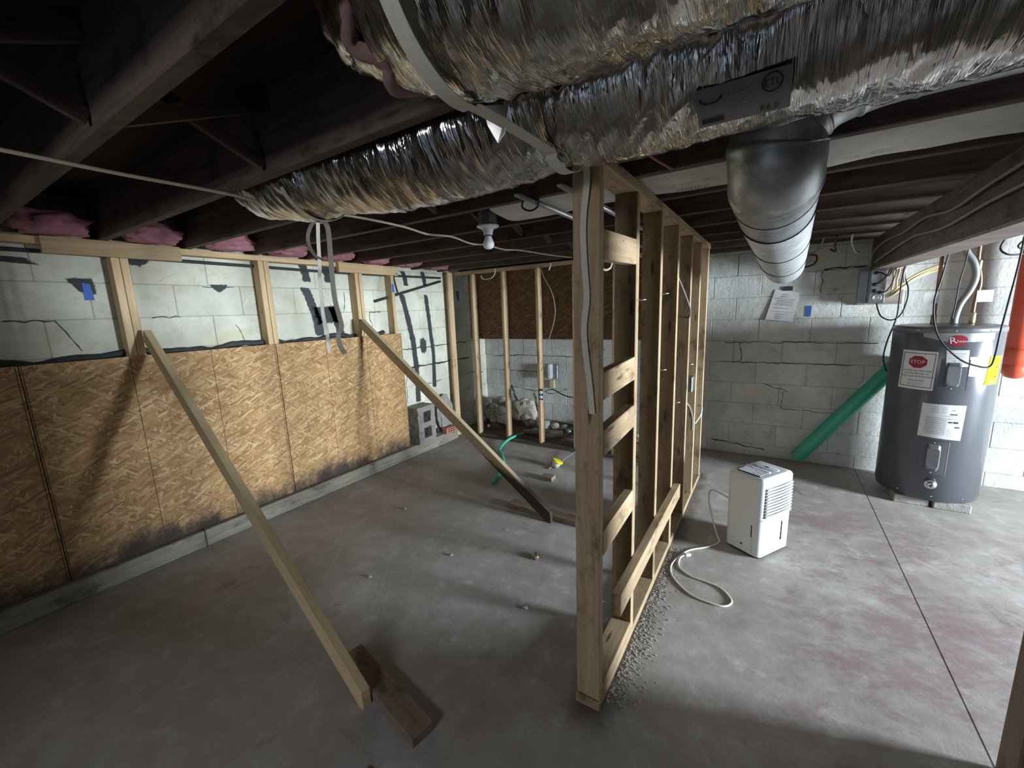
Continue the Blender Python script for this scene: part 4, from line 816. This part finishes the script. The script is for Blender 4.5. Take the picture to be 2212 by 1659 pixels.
# water and power lines above the heater
zt = 1.2935
t = thing('copper_pipe', 'left copper pipe rising from the top of the water heater', 'pipe', (.985, 4.2, zt)); tube('pipe_run', [(.985, 4.2, zt), (.985, 4.2, 1.40), (.982, 4.2, 1.95)], .011, M['copper'], t, 12, 0); lathe('brass_nipple', [(.017, zt-.001), (.018, zt+.002), (.018, zt+.06), (.014, zt+.065)], M['brass'], t, T(.985, 4.2, 0), 12)
t = thing('copper_pipe', 'right copper pipe rising with a bend from the water heater', 'pipe', (1.17, 4.2, zt)); tube('pipe_run', [(1.18, 4.2, zt), (1.18, 4.2, 1.45), (1.192, 4.2, 1.55), (1.185, 4.2, 1.63), (1.165, 4.2, 1.72), (1.162, 4.2, 1.95)], .011, M['copper'], t, 12, 6); lathe('brass_nipple', [(.017, zt-.001), (.018, zt+.002), (.018, zt+.07), (.014, zt+.075)], M['brass'], t, T(1.18, 4.2, 0), 12); lathe('solder_joint', [(.014, 1.66), (.016, 1.665), (.016, 1.72), (.014, 1.725)], M['brass'], t, T(1.172, 4.2, 0), 12)
cable('grey flexible conduit arching up from the water heater top', [(1.08, 4.15, 1.294), (1.08, 4.15, 1.34), (1.095, 4.15, 1.43), (1.135, 4.15, 1.53), (1.15, 4.15, 1.62), (1.13, 4.15, 1.71), (1.09, 4.15, 1.78), (1.06, 4.15, 1.86)], .021, 'flex', 'flexible_conduit', 'conduit', 10, 14)
for x, l in ((.95, 'small printed paper tag on the left copper pipe'), (1.215, 'crumpled white paper tag on the right copper pipe')):
    o = box('paper_tag', x-.035, x+.045, 4.183, 4.186, 1.44, 1.52, M['label'], None, 0); tag(o, l, 'tag', 'paper tags on the pipes')
cable('black cable drooping in a long loop across the front of the water heater', [(.93, 3.84, 1.83), (.925, 3.83, 1.76), (.905, 3.82, 1.60), (.885, 3.81, 1.46), (.90, 3.80, 1.31), (.945, 3.79, 1.19), (1.04, 3.785, 1.08), (1.125, 3.79, 1.04), (1.18, 3.80, 1.04), (1.195, 3.80, 1.12), (1.20, 3.80, 1.25), (1.22, 3.82, 1.46), (1.23, 3.82, 1.61), (1.235, 3.82, 1.72), (1.24, 3.82, 1.90)], .0055, 'black')
cable('thin black wire hanging between the copper pipes', [(1.085, 4.1, 1.86), (1.08, 4.1, 1.72), (1.065, 4.1, 1.58), (1.06, 4.1, 1.42), (1.055, 4.1, 1.33)], .004, 'black')
# red pipe at the right edge
rp = thing('red_pipe', 'thick red painted pipe hanging down at the right edge beside the water heater', 'pipe', (1.49, 4.40, .9))
mr = T(1.49, 4.40, 0)
lathe('pipe_body', [(.062, 1.0), (.064, 1.0), (.064, 1.6), (.064, 2.19), (.06, 2.195)], M['redpipe'], rp, mr, 28)
lathe('coupling', [(.066, .99), (.074, .995), (.074, 1.09), (.067, 1.10)], M['redpipe'], rp, mr, 28)
lathe('end_cap', [(.02, .885), (.045, .895), (.062, .92), (.068, .95), (.068, .993), (.06, .995)], M['redpipe'], rp, mr, 28)
lathe('coupling', [(.066, 1.82), (.07, 1.825), (.07, 1.87), (.066, 1.875)], M['redpipe'], rp, mr, 28)
cable('tangle of dark wires hanging beside the red pipe top', [(1.30, 4.2, 1.90), (1.26, 4.2, 1.80), (1.29, 4.18, 1.75), (1.36, 4.2, 1.745), (1.42, 4.22, 1.77), (1.44, 4.2, 1.83), (1.40, 4.2, 1.86), (1.34, 4.2, 1.80), (1.40, 4.22, 1.76), (1.45, 4.2, 1.70), (1.47, 4.2, 1.80), (1.46, 4.2, 1.92)], .006, 'black', 'wire_tangle', 'wire')
o = lathe('pale_conduit_bushing', [(.03, 0), (.04, .005), (.045, .03), (.02, .05)], M['whitepl'], None, T(1.37, 4.25, 1.83), 16); o.location = (1.37, 4.25, 1.915); tag(o, 'cream ceiling fitting beside the red pipe top', 'fitting')
# green pipe leaning behind the heater
o = tube('plastic_pipe', [(.25, 4.40, .075), (.9, 4.462, 1.0)], .058, M['pvc'], None, 32, 0, False); 
vv, ff, _ = sweepvf([V((.25, 4.40, .075)), V((.9, 4.462, 1.0))], .054, 32, False); me = o.data
bm = bmesh.new(); bm.from_mesh(me); vo = [bm.verts.new(p) for p in vv]
for q in ff: bm.faces.new([vo[i] for i in q][::-1])
bm.to_mesh(me); bm.free(); tag(o, 'thick green plastic pipe leaning on the back wall behind the water heater', 'pipe')
# ------------------------------------------------------------------ electrical box and its wires
eb = thing('electrical_box', 'grey metal electrical box full of cable ends on the back wall', 'electrical box', (.69, YB, 1.45))
box('mounting_board', .60, .86, YB-.025, YB-.001, 1.44, 1.715, M['beam'], eb, .002)
box('backing_strip', .575, .635, YB-.03, YB-.001, 1.44, 1.714, M['box'], eb, .002)
me_ = T(.684, YB-.026, 1.45)
box('box_body', .636, .732, YB-.135, YB-.026, 1.45, 1.712, M['box'], eb, .003)
for z in (1.495,): lathe('knockout', [(.030, 0), (.031, .0015), (.029, .003), (.018, .003), (.0175, .0015), (.015, .003)], M['emt'], eb, T(.684, YB-.1345, z) @ Matrix.Rotation(math.pi/2, 4, 'X'), 24)
for x, z in ((.665, 1.69), (.662, 1.60), (.665, 1.55), (.70, 1.535)): lathe('cable_clamp', [(.012, 0), (.014, .003), (.014, .018), (.008, .022)], M['darkpl'], eb, T(x, YB-.134, z) @ Matrix.Rotation(math.pi/2, 4, 'X'), 12)
cable('upper black lead crossing the electrical box cover', [(.665, YB-.16, 1.69), (.69, YB-.18, 1.685), (.73, YB-.19, 1.66), (.75, YB-.18, 1.70), (.77, YB-.16, 1.80)], .005, 'black')
cable('middle black lead slanting up from the electrical box', [(.662, YB-.16, 1.60), (.69, YB-.18, 1.62), (.72, YB-.19, 1.66), (.745, YB-.18, 1.72), (.76, YB-.16, 1.82)], .005, 'black')
cable('lower black lead rising along the electrical box side', [(.70, YB-.16, 1.535), (.73, YB-.18, 1.545), (.76, YB-.17, 1.60), (.775, YB-.16, 1.70), (.78, YB-.16, 1.82)], .005, 'black')
for i, (dx, dz) in enumerate(((0, 0), (.012, .012), (.02, -.012), (.03, .004), (.008, -.022))):
    cable('yellowish cable in the bundle right of the electrical box', [(.74, YB-.10, 1.50+dz*.5), (.78+dx, YB-.13, 1.54+dz), (.83+dx, YB-.14, 1.60+dz), (.88+dx, YB-.13, 1.64+dz), (.95+dx, YB-.12, 1.68+dz), (1.02+dx, YB-.12, 1.71+dz)], .008, 'gold', group='yellowish cable bundle')
cable('looped yellowish cable beside the electrical box', [(.765, YB-.15, 1.55), (.77, YB-.16, 1.62), (.765, YB-.16, 1.69), (.79, YB-.15, 1.715), (.80, YB-.15, 1.70), (.79, YB-.15, 1.62), (.795, YB-.15, 1.56)], .007, 'gold')
cable('black wire loop hanging below the electrical box', [(.69, 4.41, 1.452), (.695, 4.36, 1.40), (.715, 4.31, 1.345), (.77, 4.29, 1.32), (.82, 4.29, 1.36), (.845, 4.29, 1.46), (.845, 4.3, 1.56), (.815, 4.3, 1.66), (.81, 4.3, 1.80)], .005, 'black')
cable('black wire dropping from the beam down past the heater edge', [(.80, 4.22, 1.78), (.785, 4.2, 1.60), (.785, 4.2, 1.44), (.78, 4.2, 1.33), (.745, 4.2, 1.16), (.735, 4.2, 1.04), (.75, 4.2, .97), (.765, 4.2, .93)], .005, 'black')
cable('whitish wire hanging from the end of the dark beam', [(.825, 4.26, 1.84), (.815, 4.25, 1.74), (.80, 4.24, 1.66), (.81, 4.24, 1.60)], .005, 'whitecord')
for i, (pts, m_, l) in enumerate((([(.62, 1.7, 1.90), (.615, 2.2, 1.88), (.62, 2.6, 1.86), (.62, 3.0, 1.89), (.615, 3.4, 1.87), (.62, 3.9, 1.88), (.62, 4.3, 1.84), (.622, 4.36, 1.74)], 'greycable', 'upper grey cable stapled along the dark beam'), ([(.625, 1.7, 1.83), (.62, 2.2, 1.82), (.625, 2.7, 1.80), (.62, 3.2, 1.82), (.62, 3.8, 1.79), (.62, 4.2, 1.76)], 'greycable', 'lower grey cable stapled along the dark beam'),
        ([(.28, 4.0, 1.958), (.27, 4.15, 1.90), (.22, 4.3, 1.87), (.1, 4.42, 1.86)], 'greycable', 'grey cable drooping between joists near the back wall'), ([(.35, 3.95, 1.955), (.36, 4.1, 1.90), (.38, 4.25, 1.87), (.36, 4.4, 1.90)], 'black', 'black cable drooping between joists near the back wall'), ([(.45, 4.0, 1.957), (.46, 4.12, 1.92), (.50, 4.25, 1.86), (.54, 4.35, 1.85)], 'whitecord', 'pale cable bending down between joists near the back wall'), ([(.10, 4.44, 1.88), (.2, 4.42, 1.875), (.27, 4.42, 1.86), (.25, 4.43, 1.79), (.1, 4.45, 1.76)], 'black', 'black cable loop behind the open pipe end'))):
    cable(l, pts, .007, m_)
o = box('yellow_cable_tag', .285, .32, 4.38, 4.384, 1.80, 1.86, M['gold'], None, 0); tag(o, 'small yellow tag on the cables near the back wall', 'tag')
# ------------------------------------------------------------------ notice on the back wall
nt = thing('paper_notice', 'white printed paper notice hung crooked on the back wall', 'notice', (.06, YB, 1.4))
q = [V((-.006, YB-.006, 1.603)), V((.182, YB-.006, 1.566)), V((.146, YB-.012, 1.308)), V((-.070, YB-.02, 1.333))]
def quadgrid(q, n, off=0.):
    v, f = [], []
    for i in range(n+1):
        for j in range(n+1):
            u, t = i/n, j/n; p = (q[0]*(1-u)+q[1]*u)*(1-t)+(q[3]*(1-u)+q[2]*u)*t; p.y -= off+.004*math.sin(math.pi*u)*t; v.append(p)
    for i in range(n):
        for j in range(n): a = i*(n+1)+j; f.append((a, a+1, a+n+2, a+n+1))
    return v, f
v, f = quadgrid(q, 8); sh = mk('sheet', v, f, M['label'], nt, True)
def nline(u0, u1, t, th, mat='greyink'):
    def P(u, s): return (q[0]*(1-u)+q[1]*u)*(1-s)+(q[3]*(1-u)+q[2]*u)*s
    qq = [P(u0, t-th/2), P(u1, t-th/2), P(u1, t+th/2), P(u0, t+th/2)]; v, f = quadgrid(qq, 2, .0055); mk('text_line', v, f, M[mat], sh)
for u0, u1, t, th in ((.38, .62, .13, .02), (.35, .65, .2, .025), (.15, .9, .27, .018), (.22, .85, .33, .016), (.26, .8, .38, .016), (.22, .85, .43, .014), (.2, .85, .48, .014), (.2, .75, .58, .016), (.12, .85, .70, .008), (.3, .75, .78, .015), (.32, .6, .86, .02), (.35, .55, .92, .02)): nline(u0, u1, t, th, 'greyink')
v, f = boxvf(.055, .125, YB-.011, YB-.003, 1.585, 1.622); mk('tape_tab', v, f, M['tar'], nt)
